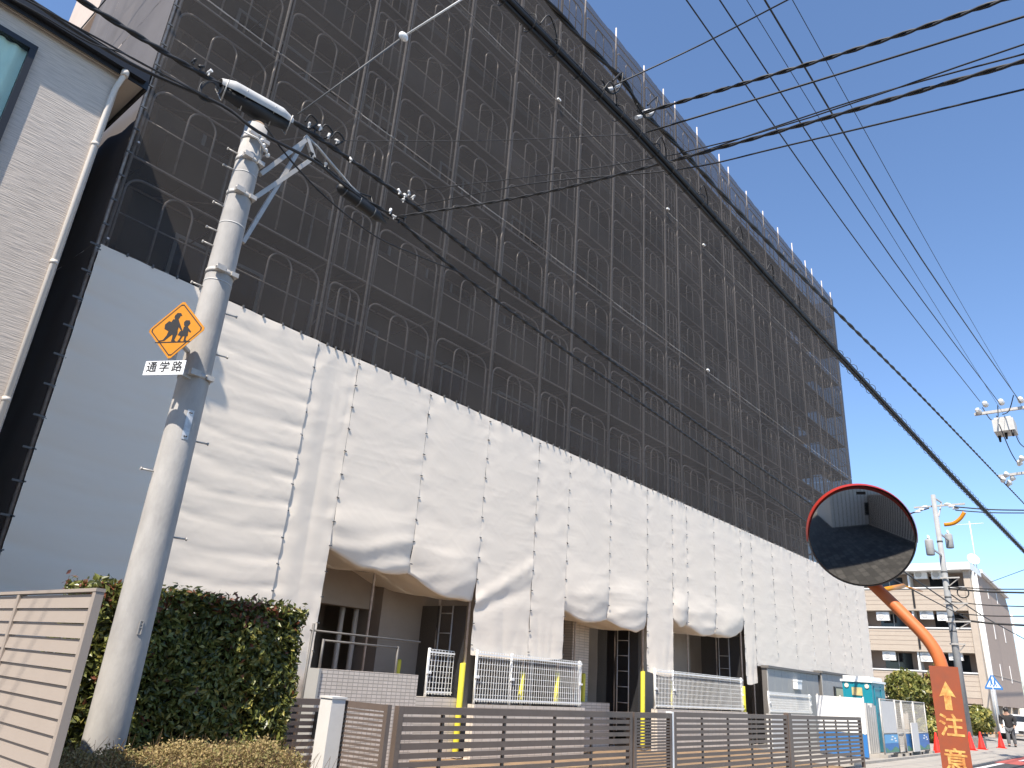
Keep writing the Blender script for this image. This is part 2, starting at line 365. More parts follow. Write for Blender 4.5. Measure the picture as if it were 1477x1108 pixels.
for i in range(n):
    r = rng.random(); u, v = rng.random(), rng.random(); dep = abs(rng.normal(0, .075))
    if r < .56:
        x = X0 + (X1 - X0) * u; z = .1 + (HT - .1) * v; P.append((x, Y0 + dep - hw(x, z), z)); N.append((0, -1, .5))
    elif r < .76:
        x = X0 + (X1 - X0) * u; y = Y0 + (Y1 - Y0) * v; P.append((x, y, HT - dep + .6 * hw(x, y + 5) + (.10 * rng.random() ** 2 if rng.random() < .4 else 0))); N.append((0, -.2, 1))
    elif r < .9:
        y = Y0 + (Y1 - Y0) * u; z = .1 + (HT - .1) * v; P.append((X1 - dep + hw(y, z), y, z)); N.append((1, 0, .5))
    else:
        y = Y0 + (Y1 - Y0) * u; z = .1 + (HT - .1) * v; P.append((X0 + dep - hw(y, z + 8), y, z)); N.append((-1, 0, .5))
mis = []
for p in P:
    top = max(0, (p[2] - 1.75) / .35); c = fnoise(p[0] * 1.3, p[2] * 1.3, p[1]); q = rng.random()
    if q < .02 + .8 * top * (.55 + c): mis.append(2)
    elif q < .14 + .2 * max(0, c): mis.append(3)
    elif q < .62 + .35 * c: mis.append(1)
    else: mis.append(0)
mb = MB(); leaves(mb, P, N, .036, 4, 1.05, long=2.3, mi_fn=mis)
mb.build('crown', [M['leaf_dark'], M['leaf_mid'], M['leaf_red'], M['leaf_yellow']], hd)
mb = MB()
for i in range(7):
    x = 2.85 + i * .33; mb.tube([(x, 7.65, 0), (x + .05, 7.6, .8), (x - .05, 7.65, 1.6)], [.03, .024, .012], 6)
    for k in range(10):
        z = .4 + 1.4 * rng.random(); mb.tube([(x, 7.65, z), (x + rng.normal(0, .2), 7.42 + .4 * rng.random(), z + .2)], [.01, .004], 4)
mb.build('trunk', M['bark'], hd)
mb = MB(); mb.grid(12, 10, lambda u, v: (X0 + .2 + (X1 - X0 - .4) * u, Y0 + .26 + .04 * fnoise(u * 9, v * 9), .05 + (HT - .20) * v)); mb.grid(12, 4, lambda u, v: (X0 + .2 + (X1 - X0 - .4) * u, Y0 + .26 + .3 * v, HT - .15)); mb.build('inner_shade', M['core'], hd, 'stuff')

sh = thing('low_shrub', 'low dry tan shrub row in front of the hedge and pole foot', 'shrub', (3.35, 6.1, 0))
P = []; N = []
def sh_top(x, y): return .80 + .10 * fnoise(x * 1.6, y * 1.6, 2) + .07 * fnoise(x * 5, y * 5, 4) + .04 * fnoise(x * 14, y * 14, 4) - .09 * max(0, 2.55 - x)
for i in range(34000):
    x = 2.15 + 2.35 * rng.random(); y = 5.55 + 1.1 * rng.random(); zt = sh_top(x, y) - .35 * (abs(y - 6.1) / .55) ** 3 - .3 * max(0, (x - 4.2) / .3) ** 2
    z = zt - abs(rng.normal(0, .08)) + (.05 * rng.random() if rng.random() < .2 else 0)
    P.append((x, y, max(.03, z))); N.append((0, -.3, .8))
mis = [0 if fnoise(p[0] * 2.2, p[1] * 2.2, 1) + .35 * rng.normal() > -.05 else (1 if rng.random() < .7 else 2) for p in P]
mb = MB(); leaves(mb, P, N, .0145, 3, 1.0, long=1.8, mi_fn=mis)
mb.build('crown', [M['twig_tan'], M['twig_olive'], M['twig_brown']], sh)
mb = MB()
for i in range(420):
    x = 2.2 + 2.2 * rng.random(); y = 5.65 + .9 * rng.random(); zt = sh_top(x, y)
    mb.tube([(x, y, .02), (x + rng.normal(0, .05), y + rng.normal(0, .05), zt * .6), (x + rng.normal(0, .1), y + rng.normal(0, .1), zt + .03 * rng.random())], [.005, .004, .0015], 3, cap=False)
mb.build('twigs', M['twig_brown'], sh, 'stuff')

# ------------------------------------------------------------------ the near utility pole
PX, PY, PZ = 3.075, 7.0, 7.25
def pr(z): return .176 - .0475 * z / PZ
up = thing('utility_pole', 'grey concrete utility pole leaning across the white sheets', 'utility pole', (PX, PY, 0))
mb = MB(); mb.tube([(PX, PY, z) for z in np.linspace(0, PZ, 12)], [pr(z) for z in np.linspace(0, PZ, 12)], 40)
mb.build('shaft', M['pole_concrete'], up)
mb = MB()
for z in (6.55, 5.87, 5.15): mb.tube([(PX, PY, z), (PX, PY, z + .012)], pr(z) + .003, 40)
mb.build('shaft_seam', M['cover_grey'], up)
MB().tube([(PX, PY, PZ), (PX, PY, PZ + .05)], [pr(PZ) - .005, .09], 30).build('pole_cap', mat('rust', (.35, .24, .16), .9, .4, 9), up)
def band(z, hgt, label=None):
    mb = MB(); mb.tube([(PX, PY, z), (PX, PY, z + hgt)], pr(z) + .008, 32)
    mb.box(PX - .13, PX - .03, PY - pr(z) - .045, PY - pr(z) + .02, z - .005, z + hgt + .005); mb.box(PX + .05, PX + .13, PY - pr(z) - .02, PY - pr(z) + .06, z, z + hgt)
    mb.tube([(PX - .14, PY - pr(z) - .03, z + hgt / 2), (PX - .02, PY - pr(z) - .03, z + hgt / 2)], .012, 6)
    return mb.build('band', M['galv'], up)
for z in (7.02, 6.72, 6.25, 5.25, 4.05): band(z, .05)
for k, (u, v, s) in enumerate([(340, 232, -1), (331, 255, -1), (310, 308, -1), (318, 343, -1), (300, 364, -1), (285, 422, -1), (330, 448, 1), (316, 507, 1), (250, 546, -1), (288, 633, 1), (213, 686, -1), (258, 772, 1)]):
    z = at(150 + .2483 * (1085 - v), v, PY).z; r = pr(z)
    d = Vector((.88, -.25, 0)) * s if s > 0 else Vector((-.9, .1, 0))
    mb = MB(); a = Vector((PX, PY, z)); mb.tube([a + d * (r - .02), a + d * (r + .135)], .009, 8); mb.tube([a + d * (r + .135), a + d * (r + .15)], .016, 8)
    mb.build('step_bolt', M['galv'], up)
# number plate and embossed mark
def pole_pt(ang, z, o=.004):
    return Vector((PX + math.sin(ang) * (pr(z) + o), PY - math.cos(ang) * (pr(z) + o), z))
mb = MB(); zc = at(270, 619, PY).z
mb.grid(6, 8, lambda u, v: pole_pt(-.12 + (u - .5) * .42, zc + (v - .5) * .30)); mb.build('number_plate', mat('plate_metal', (.62, .63, .64), .4, .35, 14, metal=.3), up)
mb = MB()
for z in (zc - .12, zc + .12):
    for a in (-.18, -.06): mb.ball(pole_pt(a, z, .008), .008, 6)
mb.build('plate_rivet', M['sign_black'], up)
mb = MB(); zc = at(201, 906, PY).z
for a, b in (((-.08, -.055), (.08, -.055)), ((-.08, .055), (.08, .055)), ((-.08, -.055), (-.08, .055)), ((.08, -.055), (.08, .055)), ((-.08, 0), (.08, 0)), ((-.08, .028), (.08, .028))):
    mb.bar(pole_pt(a[0] - .02, zc + a[1], .003), pole_pt(b[0] - .02, zc + b[1], .003), .008, .006)
mb.build('maker_mark', M['pole_concrete'], up)
# three-sided bracket at the top
def Pp(u, v, y=PY): return at(u, v, y)
mb = MB(); mb.bar(Pp(375, 252), Pp(440, 203, 7.02), .055, .05); mb.build('bracket_arm', M['galv'], up)
mb = MB(); mb.bar(Pp(368, 285), Pp(452, 228, 7.02), .055, .05); mb.build('bracket_arm', M['galv'], up)
mb = MB(); mb.bar(Pp(350, 350), Pp(443, 197, 7.03), .045, .045); mb.build('bracket_stay', M['galv'], up)
mb = MB(); mb.tube([Pp(441, 196, 7.03), Pp(458, 212), Pp(505, 268), Pp(518, 280)], .018, 8); mb.build('bracket_rod', M['galv'], up)
mb = MB(); mb.bar(Pp(443, 200, 7.02), Pp(452, 228, 7.02), .05, .05); mb.build('bracket_link', M['galv'], up)
mb = MB()
for k in range(5):
    mb.ball(Pp(374 + k * 3, 196 + k * 7, 6.86) + Vector((.03 * fnoise(k, 1), 0, 0)), .028, 8)
mb.tube([Pp(352, 190, 6.84), Pp(372, 200, 6.8), Pp(386, 222, 6.84)], .012, 6); mb.build('cable_clamp', M['porcelain'], up)

# ------------------------------------------------------------------ school-route sign and its name plate
sc_ = CAMPOS + (Vector((2.5387, 6.38, 4.2354)) - CAMPOS) * 1.064
hx = Vector((.47, -.883, 0)); nz_ = Vector((-.883, -.47, 0)); uz = Vector((0, 0, 1))
def SG(x, y, o=0.0): return sc_ + hx * x + uz * y + nz_ * o
sg = thing('warning_sign', 'yellow diamond sign with two black walking children on the near pole', 'road sign', sc_)
def rdiam(r, c=.04):
    pts = []
    for k in range(4):
        a = k * math.pi / 2; e = Vector((math.cos(a), math.sin(a))); f = Vector((-e.y, e.x))
        pts += [tuple(e * (r - c) - f * c), tuple(e * (r - c * .35) - f * c * .35), tuple(e * (r - c * .35) + f * c * .35), tuple(e * (r - c) + f * c)]
    return pts
RD = .318
MB().prism(rdiam(RD), lambda x, y: SG(x, y, 0), lambda x, y: SG(x, y, .004)).build('panel', M['sign_yellow'], sg)
mb = MB(); o_, i_ = rdiam(RD * .915), rdiam(RD * .87); n_ = len(o_)
mb.add([SG(x, y, .0055) for x, y in o_] + [SG(x, y, .0055) for x, y in i_], [(k, (k + 1) % n_, n_ + (k + 1) % n_, n_ + k) for k in range(n_)]); mb.build('border', M['sign_black'], sg)
mb = MB(); Z_ = .0055
PS = 1.22
def poly(pts, o=Z_): mb.add([SG(x * PS, y * PS - .012, o) for x, y in pts], [tuple(range(len(pts)))])
def disc(cx, cy, r, o=Z_, sx=1): poly([(cx + sx * r * math.cos(a * math.pi / 8), cy + r * math.sin(a * math.pi / 8)) for a in range(16)], o)
poly([(-.165, -.105), (.155, -.105), (.155, -.095), (-.165, -.095)])
# taller child with cap and satchel
disc(-.022, .128, .027); poly([(-.05, .135), (.022, .132), (.004, .158), (-.03, .162)], .006)
poly([(-.055, .105), (-.005, .105), (.018, .06), (.012, .0), (-.065, .0), (-.072, .06)], .0061)
poly([(-.112, .02), (-.07, .0), (-.062, .08), (-.088, .09), (-.118, .06)], .0062)
poly([(-.068, .005), (.014, .005), (.020, -.035), (-.076, -.035)], .0063)
poly([(-.074, -.034), (-.03, -.034), (-.085, -.085), (-.135, -.093), (-.138, -.083), (-.10, -.078)], .0064)
poly([(-.022, -.034), (.016, -.034), (.004, -.08), (.022, -.093), (-.022, -.093), (-.02, -.07)], .0065)
poly([(.0, .09), (.014, .07), (.055, .005), (.047, -.002), (.0, .05)], .0066)
# smaller child with a bag
disc(.083, .062, .028, .0056); poly([(.05, .07), (.115, .06), (.10, .09), (.065, .092)], .0061)
poly([(.062, .035), (.10, .035), (.112, -.01), (.118, -.05), (.045, -.05), (.058, -.01)], .0062)
poly([(.035, -.005), (.065, .0), (.06, -.045), (.025, -.04)], .0063)
poly([(.098, .03), (.108, .02), (.14, -.012), (.133, -.02), (.10, .0)], .0064)
poly([(.058, -.048), (.075, -.048), (.06, -.08), (.065, -.094), (.035, -.094), (.045, -.08)], .0065)
poly([(.09, -.048), (.108, -.048), (.106, -.08), (.122, -.094), (.09, -.094)], .0066)
mb.build('pictogram', M['sign_black'], sg)
mb = MB(); mb.box(-.03, .03, -.02, .02, -.42, .05, 0, Matrix.Translation(sc_ + Vector((.035, .02, 0)))); mb.build('backing_post', M['galv'], sg)
mb = MB(); mb.bar(SG(.02, -.10, -.03), (PX - .1, PY, sc_.z - .10), .04, .03); mb.build('mount_arm', M['galv'], sg); mb = MB(); mb.bar(SG(-.1, -.34, -.03), (PX, PY - .1, sc_.z - .40), .04, .03); mb.build('mount_arm', M['galv'], sg)
np_ = CAMPOS + (Vector((2.525, 6.40, 3.858)) - CAMPOS) * 1.064
pl = thing('route_plate', 'white plate with black characters under the yellow diamond sign', 'sign plate', np_)
def PG(x, y, o=0): return np_ + hx * x + Vector((0, 0, 1)) * (y) + nz_ * o
MB().prism([(-.215, -.075), (.225, -.075), (.225, .07), (-.215, .07)], lambda x, y: PG(x, y), lambda x, y: PG(x, y, .004)).build('panel', M['sign_white'], pl)
for k, ch in enumerate('通学路'):
    mb = MB(); text_mb(mb, ch, .115, lambda x, y, k=k: PG(x - .135 + k * .138, y, .0055)); mb.build('character', M['sign_black'], pl)
# ------------------------------------------------------------------ the building being repaired
D = 10.33; BX0, BX1 = 3.55, 36.25; BY = 12.25; ZT = 21.92
b = thing('apartment_block', 'tall brown apartment block wrapped in scaffolding and dark netting', 'building', (20, BY, 0))
mb = MB()
mb.box(BX0, BX1, BY, 20.5, 3.6, 20.3); mb.box(BX0, BX1, BY, BY + .18, 20.302, 20.95); mb.box(BX0, BX0 + .18, BY + .182, 20.5, 20.302, 20.95); mb.box(BX1 - .18, BX1, BY + .182, 20.5, 20.302, 20.95)
mb.build('wall', M['bldg'], b)
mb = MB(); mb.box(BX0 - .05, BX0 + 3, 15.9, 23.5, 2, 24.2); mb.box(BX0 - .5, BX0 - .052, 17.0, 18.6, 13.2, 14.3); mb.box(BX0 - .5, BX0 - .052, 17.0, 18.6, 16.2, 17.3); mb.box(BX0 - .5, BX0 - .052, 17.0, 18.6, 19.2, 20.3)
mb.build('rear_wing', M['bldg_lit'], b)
for k in range(6):
    z = 6.35 + 2.75 * k
    MB().box(BX0 - .02, BX1, BY - .55, BY - .003, z - .2, z).build('balcony_slab', M['slab'], b)
    MB().box(BX0 + .1, BX1 - .1, BY - .55, BY - .45, z + .003, z + 1.0).build('parapet', M['parapet'], b)
wm = MB(); wm.box(-.85, .85, -.03, .0, 0, 2.0); wmesh = wm.mesh('window', M['glass_dark'])
fm = MB()
for a in ((-.9, -.83), (.83, .9), (-.03, .03)): fm.box(a[0], a[1], -.06, .002, 0, 2.0)
fm.box(-.9, .9, -.058, .002, 2.0, 2.07); fmesh = fm.mesh('frame', M['cover_grey'])
for k in range(6):
    for j in range(11):
        w = inst(wmesh, 'window', b, (5.3 + j * 2.95, BY - .004, 6.42 + 2.75 * k)); inst(fmesh, 'frame', w, (5.3 + j * 2.95, BY - .004, 6.42 + 2.75 * k))
# ground floor behind the openings
mb = MB()
mb.box(BX0, 7.9, 12.6, 12.8, 0, 3.597); mb.box(9.9, 12.6, 11.75, 12.6, 0, 3.597); mb.box(7.9, 9.9, 13.6, 13.8, 0, 3.597)
mb.box(14.0, 15.6, 12.7, 12.9, 0, 3.597); mb.box(16.2, 17.5, 12.0, 12.8, 0, 3.597); mb.box(17.5, 19.2, 12.5, 12.7, 0, 3.597); mb.box(20.3, 23.6, 12.1, 12.4, 0, 3.597); mb.box(23.6, 36.2, 12.4, 12.6, 0, 3.597); mb.box(12.6, 14, 12.9, 13.1, 0, 3.597); mb.box(BX0, BX1, 14.2, 14.4, 0, 3.595); mb.box(BX0 - .2, BX0 - .002, 12.3, 14.6, 0, 3.595)
mb.build('lower_wall', M['inner_wall'], b)
MB().box(7.5, 9.9, 12.0, 12.25, 2.55, 3.597).build('lintel', M['inner_wall'], b)
mb = MB(); mb.box(7.92, 8.7, 13.5, 13.597, .1, 2.2); dr = mb.build('door', M['apt_dark'], b)
mb = MB(); mb.box(7.86, 7.92, 13.48, 13.598, .1, 2.26); mb.box(8.7, 8.76, 13.48, 13.598, .1, 2.26); mb.box(7.86, 8.76, 13.478, 13.599, 2.262, 2.32); mb.build('frame', M['cover_grey'], dr)
for x, y in ((9.72, 12.3), (9.45, 12.4), (15.1, 12.3), (15.5, 12.35), (8.95, 12.9)): MB().tube([(x, y, 0), (x, y, 3.5)], .055, 8).build('drainpipe', M['pipe_beige'], b)
# small tiles on the pier and the low walls (only colour: about 3 px each)
def tile_mat(name, sx, sz):
    m = bpy.data.materials.new(name); m.use_nodes = True; n = m.node_tree.nodes; L = m.node_tree.links; p = n['Principled BSDF']; p.inputs['Roughness'].default_value = .5
    tc = n.new('ShaderNodeTexCoord'); sp = n.new('ShaderNodeSeparateXYZ'); cb = n.new('ShaderNodeCombineXYZ'); ad = n.new('ShaderNodeMath')
    L.new(tc.outputs['Object'], sp.inputs[0]); L.new(sp.outputs[0], ad.inputs[0]); L.new(sp.outputs[1], ad.inputs[1]); L.new(ad.outputs[0], cb.inputs[0]); L.new(sp.outputs[2], cb.inputs[1])
    br = n.new('ShaderNodeTexBrick'); br.offset = 0; br.inputs['Scale'].default_value = 1; br.inputs['Brick Width'].default_value = sx; br.inputs['Row Height'].default_value = sz; br.inputs['Mortar Size'].default_value = .006
    br.inputs['Color1'].default_value = (.64, .57, .50, 1); br.inputs['Color2'].default_value = (.56, .50, .43, 1); br.inputs['Mortar'].default_value = (.36, .32, .28, 1)
    L.new(cb.outputs[0], br.inputs['Vector']); L.new(br.outputs['Color'], p.inputs['Base Color'])
    bu = n.new('ShaderNodeBump'); bu.inputs['Distance'].default_value = .004; bu.invert = True; L.new(br.outputs['Fac'], bu.inputs['Height']); L.new(bu.outputs[0], p.inputs['Normal']); return m
M['tiles'] = tile_mat('tiles', .10, .052); M['tiles_wide'] = tile_mat('tiles_wide', .23, .065)
MB().box(16.22, 16.95, 11.6, 11.997, .2, 3.0).build('pier', M['tiles_wide'], b)

# ------------------------------------------------------------------ scaffolding with its sheets and nets
SX = [2.79, 4.64, 6.48, 7.40, 9.23, 11.03, 12.80, 14.03, 15.86, 17.72, 19.13, 20.02, 21.85, 23.86, 24.74, 26.58, 28.42, 30.22, 32.06, 33.88, 34.82, 36.32, 37.72]
ZS = 6.73; LIFT = (ZT - ZS) / 9
sf = thing('scaffold', 'building-high steel scaffold hung with black nets above white sheets', 'scaffold', (20, D, 0))
YF, YR = D + .10, D + .95
def base_z(x):
    if any(abs(x - q) < .05 for q in (9.23, 15.86, 20.02, 21.85)): return 3.55
    return 1.02 if (12.5 < x < 15.5 or 19 < x < 20.5) else .04
bays_open = [(7.4, 11.03), (14.03, 17.72), (19.13, 23.86)]
def pole_me(len_, r=.026):
    return MB().tube([(0, 0, 0), (0, 0, len_)], r, 8).mesh('standard', M['steel'])
for i, x in enumerate(SX):
    for y in (YF, YR):
        zb = base_z(x) if y == YF else .04; top = ZT + (.35 + .25 * rng.random() if y == YF else -.3)
        inst(pole_me(top - zb), 'standard', sf, (x, y, zb))
    if i % 1 == 0 and x < 37:   # partner tube of the next frame, close beside
        inst(pole_me(ZT - ZS - .1, .021), 'standard', sf, (x + .085, YF + .03, ZS - .2))
led = MB().tube([(0, 0, 0), (1, 0, 0)], .0213, 6).mesh('ledger', M['steel'])
for k in range(10):
    z = ZS + k * LIFT
    for y, n in ((YF + .03, 'ledger'), (YR, 'ledger')):
        o = inst(led, n, sf, (SX[0] + .02, y, z - .06)); o.scale = (SX[-1] - SX[0] + .1, 1, 1)
# net edge pipes clamped outside
for z in (ZS + 3 * LIFT, ZS + 6 * LIFT):
    for i in range(len(SX) - 1):
        o = inst(led, 'edge_pipe', sf, (SX[i] + .05, D + .03, z + .02 * (i % 2))); o.scale = (SX[i + 1] - SX[i] - .02, .7, .7)
clm = MB(); clm.box(-.06, .06, -.04, .02, -.025, .025); clme = clm.mesh('clamp', M['white_metal'])
for z in (ZS + 3 * LIFT, ZS + 6 * LIFT):
    for i, x in enumerate(SX[1:-1]):
        if rng.random() < .15: inst(clme, 'clamp', sf, (x - .05, D - .05, z), rot=(0, rng.normal(0, .1), 0))
# guard frames with an inner arch, decks
def frame_me(w):
    mb = MB(); y = 0; H = 1.28; r = .24 if w > 1.1 else .16; a, c = .13, w - .10; T = .0165
    T = .020; pts = [(a, y, -.05), (a, y, H - r)] + [(a + r - r * math.cos(t), y, H - r + r * math.sin(t)) for t in np.linspace(.2, math.pi / 2, 6)] + [(c - r + r * math.sin(t), y, H - r + r * math.cos(t)) for t in np.linspace(0, math.pi / 2, 6)] + [(c, y, -.05)]
    mb.tube(pts, T, 6); mb.tube([(a, y, .62), (c, y, .62)], .013, 6)
    q = .46 * min(1, w / 1.6); m_ = w * .5 + .02
    mb.tube([(m_ - q / 2, y + .01, -.02)] + [(m_ - q / 2 * math.cos(t), y + .01, H - q / 2 + q / 2 * math.sin(t)) for t in np.linspace(0, math.pi, 10)] + [(m_ + q / 2, y + .01, -.02)], .0175, 6)
    return mb.mesh('guard_frame', M['steel'])
def deck_me(w):
    mb = MB()
    for j in range(2): mb.box(.02, w - .02, .06 + j * .41, .44 + j * .41, -.05, 0)
    for j in range(3): mb.box(w * (j + .5) / 3 - .02, w * (j + .5) / 3 + .02, .05, .86, -.075, -.052)
    return mb.mesh('deck', M['deck'])
br = MB()
for i in range(len(SX) - 1):
    w = SX[i + 1] - SX[i]; fme, dme = frame_me(w), deck_me(w)
    for k in range(9):
        z = ZS + k * LIFT
        inst(fme, 'guard_frame', sf, (SX[i], YF + .035, z + .03))
        inst(dme, 'deck', sf, (SX[i], YF, z))
        if rng.random() < .45:
            br.tube([(SX[i] + w * .8, YF + .1, z - .08), (SX[i] + w * (.25 + .3 * rng.random()), YR - .1, z - .12)], .012, 5)
        if rng.random() < .10: br.tube([(SX[i] + .1, YR, z + .1), (SX[i + 1] - .1, YR, z + LIFT - .15)], .014, 5)
        br.tube([(SX[i], YF, z - .08), (SX[i], YR + .75, z - .08)], .016, 5)
br.build('brace_tubes', M['steel'], sf, 'stuff')
# narrower lift work standing above the roof and at the far return end
for y in (11.9, 13.2, 14.6):
    for x in (37.72,): inst(pole_me(ZT), 'standard', sf, (x, y, .04))
mb = MB()
for k in range(10): mb.tube([(37.72, D + .1, ZS - 1 + k * LIFT), (37.72, 15, ZS - 1 + k * LIFT)], .02, 5); mb.tube([(36.6, D + 1.6, ZS - 1 + k * LIFT), (37.72, D + 1.6, ZS - 1 + k * LIFT)], .02, 5)
for k in range(12): mb.box(36.4, 37.6, 11.4, 15, .1 + k * LIFT * 1.02, .14 + k * LIFT * 1.02)
mb.build('return_bay', M['steel'], sf, 'stuff')
mb = MB()
for i in range(7):
    y = D + .1 + i * .88
    mb.tube([(2.86, y, 0), (2.86, y, ZT)], .022, 6)
for k in range(13): mb.tube([(2.87, D, .1 + k * LIFT), (2.87, 15.6, .1 + k * LIFT)], .02, 6)
mb.build('return_bay', M['steel'], sf, 'stuff')

def net_part(fn, nu, nv, m=None, name='net'):
    mb = MB(); mb.grid(nu, nv, fn); return mb.build(name, m or M['net'], sf)
for r in range(3):
    z0, z1 = ZS + 3 * r * LIFT + .01, ZS + 3 * (r + 1) * LIFT - .015
    for i in range(len(SX) - 1):
        a, c = SX[i] + .004, SX[i + 1] - .004; s = i * 7.3 + r * 3.1
        def f(u, v, a=a, c=c, z0=z0, z1=z1, s=s):
            e = math.sin(math.pi * u); top = math.exp(-((1 - v) * 5.06 / .35)) + .6 * math.exp(-(v * 5.06 / .3))
            y = D + .012 * e * fnoise(u * 2, v * 3, s) + .030 * top * e * fnoise(u * 7 + v * 9, v * 4, s + 5)
            return (a + (c - a) * u, y, z0 + (z1 - z0) * v + (-.04 * e * (v > .99)) )
        net_part(f, 14, 26)
for r in range(4):
    z0, z1 = [1.6, 6.73, 11.79, 16.85][r], [6.72, 11.78, 16.84, ZT][r]
    for j in range(3):
        y0 = D + .01 + j * 1.83; y1 = y0 + 1.825 if j < 2 else 15.6
        net_part(lambda u, v, y0=y0, y1=y1, z0=z0, z1=z1, s=r * 5 + j: (2.735 + .03 * math.sin(math.pi * u) * fnoise(u * 3 + v * 4, v * 5, s), y0 + (y1 - y0) * u, z0 + (z1 - z0) * v), 14, 20, M['net_side'])
for r in range(3):
    z0, z1 = ZS + 3 * r * LIFT + .01, ZS + 3 * (r + 1) * LIFT - .015
    for j in range(2):
        net_part(lambda u, v, j=j, z0=z0, z1=z1: (37.74, D + .02 + (j + u) * 2.3, z0 + (z1 - z0) * v), 4, 6)

# white sheets: (x0, x1, bottom z left, bottom z right, kind)
kinds = {0: 'loose', 1: 'loose', 2: 'flat', 3: 'canopy', 4: 'canopy', 5: 'hang', 6: 'hang', 7: 'canopy', 8: 'canopy', 9: 'hang', 10: 'canopy', 11: 'canopy', 12: 'canopy', 13: 'hang'}
bot = {0: (.85, .85), 1: (.85, .85), 2: (.95, .98), 3: (3.28, 3.12), 4: (3.12, 2.86), 5: (1.84, 1.86), 6: (1.88, 1.94), 7: (3.0, 2.93), 8: (2.93, 2.92), 9: (1.86, 1.80), 10: (3.3, 3.22), 11: (3.2, 3.12), 12: (3.12, 3.38), 13: (1.8, 1.86)}
def ridge(x, y, z): return 1 - 2 * abs(fnoise(x, y, z))
ties = MB(); seams = MB()
for i in range(len(SX) - 1):
    a, c = SX[i] + .002, SX[i + 1] - .002; kd = kinds.get(i, 'flat'); zb0, zb1 = bot.get(i, (2.38 + .02 * (i - 14), 2.40 + .02 * (i - 14))); s = i * 3.7; w_ = c - a
    zt = ZS - .03; nv = max(30, int((zt - zb0) / .045)); nu = 34
    def f(u, v, a=a, c=c, zb0=zb0, zb1=zb1, kd=kd, s=s, w_=w_, zt=zt):
        x = a + (c - a) * u; e = math.sin(math.pi * u); zb = zb0 + (zb1 - zb0) * u
        ex = 0.0
        vv = v
        if kd == 'canopy':      # last part of the sheet rolls in under
            if v > .8: ex = (v - .8) / .2; vv = 1.0
            else: vv = v / .8
        z = zt + (zb - zt) * vv
        y = D - .025
        y += -.012 * e * (.6 + .8 * fnoise(x * .7, z * .5, s))                                    # light belly
        y += -.0040 * ridge(x * .55 + s, z * 2.1 + .5 * fnoise(x * 1.1, z, s), s) * (.5 + .5 * e)   # long level creases
        y += .0012 * fnoise(x * 2.6, z * 5.5, s + 2)
        y += -.0012 * ridge(x * 2.3 + s, z * 8 + 1.2 * fnoise(x * 2, z, s), s + 9) * (.4 + fnoise(x * .9, z * .9, s + 1)) + .0004 * fnoise(x * 6.5, z * 15, s + 4)
        top = math.exp(-(zt - z) / .22)
        y += .009 * top * e ** .5 * (.3 + abs(fnoise(x * 1.3, s)) * 2) * math.sin((u * w_ / .31) * math.pi + 2.2 * fnoise(x * 3, z * 3, s))       # gathers at the top edge
        zz = z
        ed = min(u, 1 - u) * w_
        g = math.exp(-ed / .28)
        if kd == 'loose':
            q = (z + .09 * e + .05 * fnoise(x * .8, z * .7, s)) / .425
            y += -.019 * (abs(math.sin(math.pi * q)) ** .42) * (.45 + .75 * g + .3 * fnoise(x, z * 1.4, s))
            y += -.0045 * ridge(x * .9, z * 6.5, s + 3)
        else:
            y += -.007 * g * ridge(u * 3 + z * 1.7, z * 2.4 - u * 2, s + 3) + .0035 * g * math.sin(z / .42 * 2 * math.pi + 3 * fnoise(x * 2, z * 2, s))
        if kd == 'canopy':
            t = max(0.0, min(1.0, (4.15 - z) / max(.1, 4.15 - zb))); bl = math.sin(math.pi * min(1, t * .62)) ** 1.5
            y += -.07 * bl * (e ** .6) * (.75 + .5 * fnoise(x * .8, s)) + .09 * t * t * t
            y += -.022 * t * ridge(x * .7 + z * .9, z * 2.9 - x * .5, s + 7)
            y += -.016 * t * ridge(x * .6 - z * 1.2, z * 3.8, s + 1)
            zz = z - .13 * t * t * e + .03 * t * fnoise(x * 3, s)
            if ex:
                y += .10 * math.sin(ex * math.pi / 2) + 1.55 * ex * ex; zz += -.05 * math.sin(ex * math.pi) + .12 * ex + .05 * fnoise(x * 2, ex * 3, s)
        if kd == 'hang':
            t = max(0, (3.6 - z) / 1.9)
            y += .035 * t * .55 * ridge((u - .15) * 2.6 * w_ / 1.8 + (z - 3) * (.5 - u) * 1.4, z * .35, s + 6)
            y += -.10 * max(0, (2.05 - z)) * (1 - u)
            zz = z + .04 * max(0, (2.1 - z)) * math.sin(u * 5 + s) - .12 * max(0, 2.1 - z) * e
        if i_ == 5: y += -.040 * math.exp(-((z - 2.80 - 1.0 * u) / .16) ** 2) * (1 - .6 * u) * (.6 + .8 * abs(fnoise(u * 5, z * 3, 2))) + .018 * math.exp(-((z - 2.70 - .6 * u) / .13) ** 2)
        if kd == 'flat' and i_ == 2: y += .010 * ridge(u * 2.5, z * .25, s)
        return (x, y, zz)
    i_ = i
    mb = MB(); mb.grid(nu, nv, f); mb.build('white_sheet', M['sheet'], sf)
for i, x in enumerate(SX):
    z = ZS - .12; lo = max(bot.get(i, (2.5, 0))[0], 1.0)
    lo = min(lo, bot.get(i - 1, (9, 2.5))[1]) if i else lo
    while z > lo:
        ties.box(x - .026, x + .026, D - .050, D - .038, z - .009, z + .009, 0, Matrix.Translation(Vector((x, D, z))) @ Matrix.Rotation(rng.normal(0, .15), 4, 'Y') @ Matrix.Translation(-Vector((x, D, z)))); z -= .40 + .03 * rng.random()
    z = ZS + .3
    while z < ZT:
        if i == 0: ties.box(x - .05, x + .04, D - .03, D - .01, z - .012, z + .012)
        z += .42
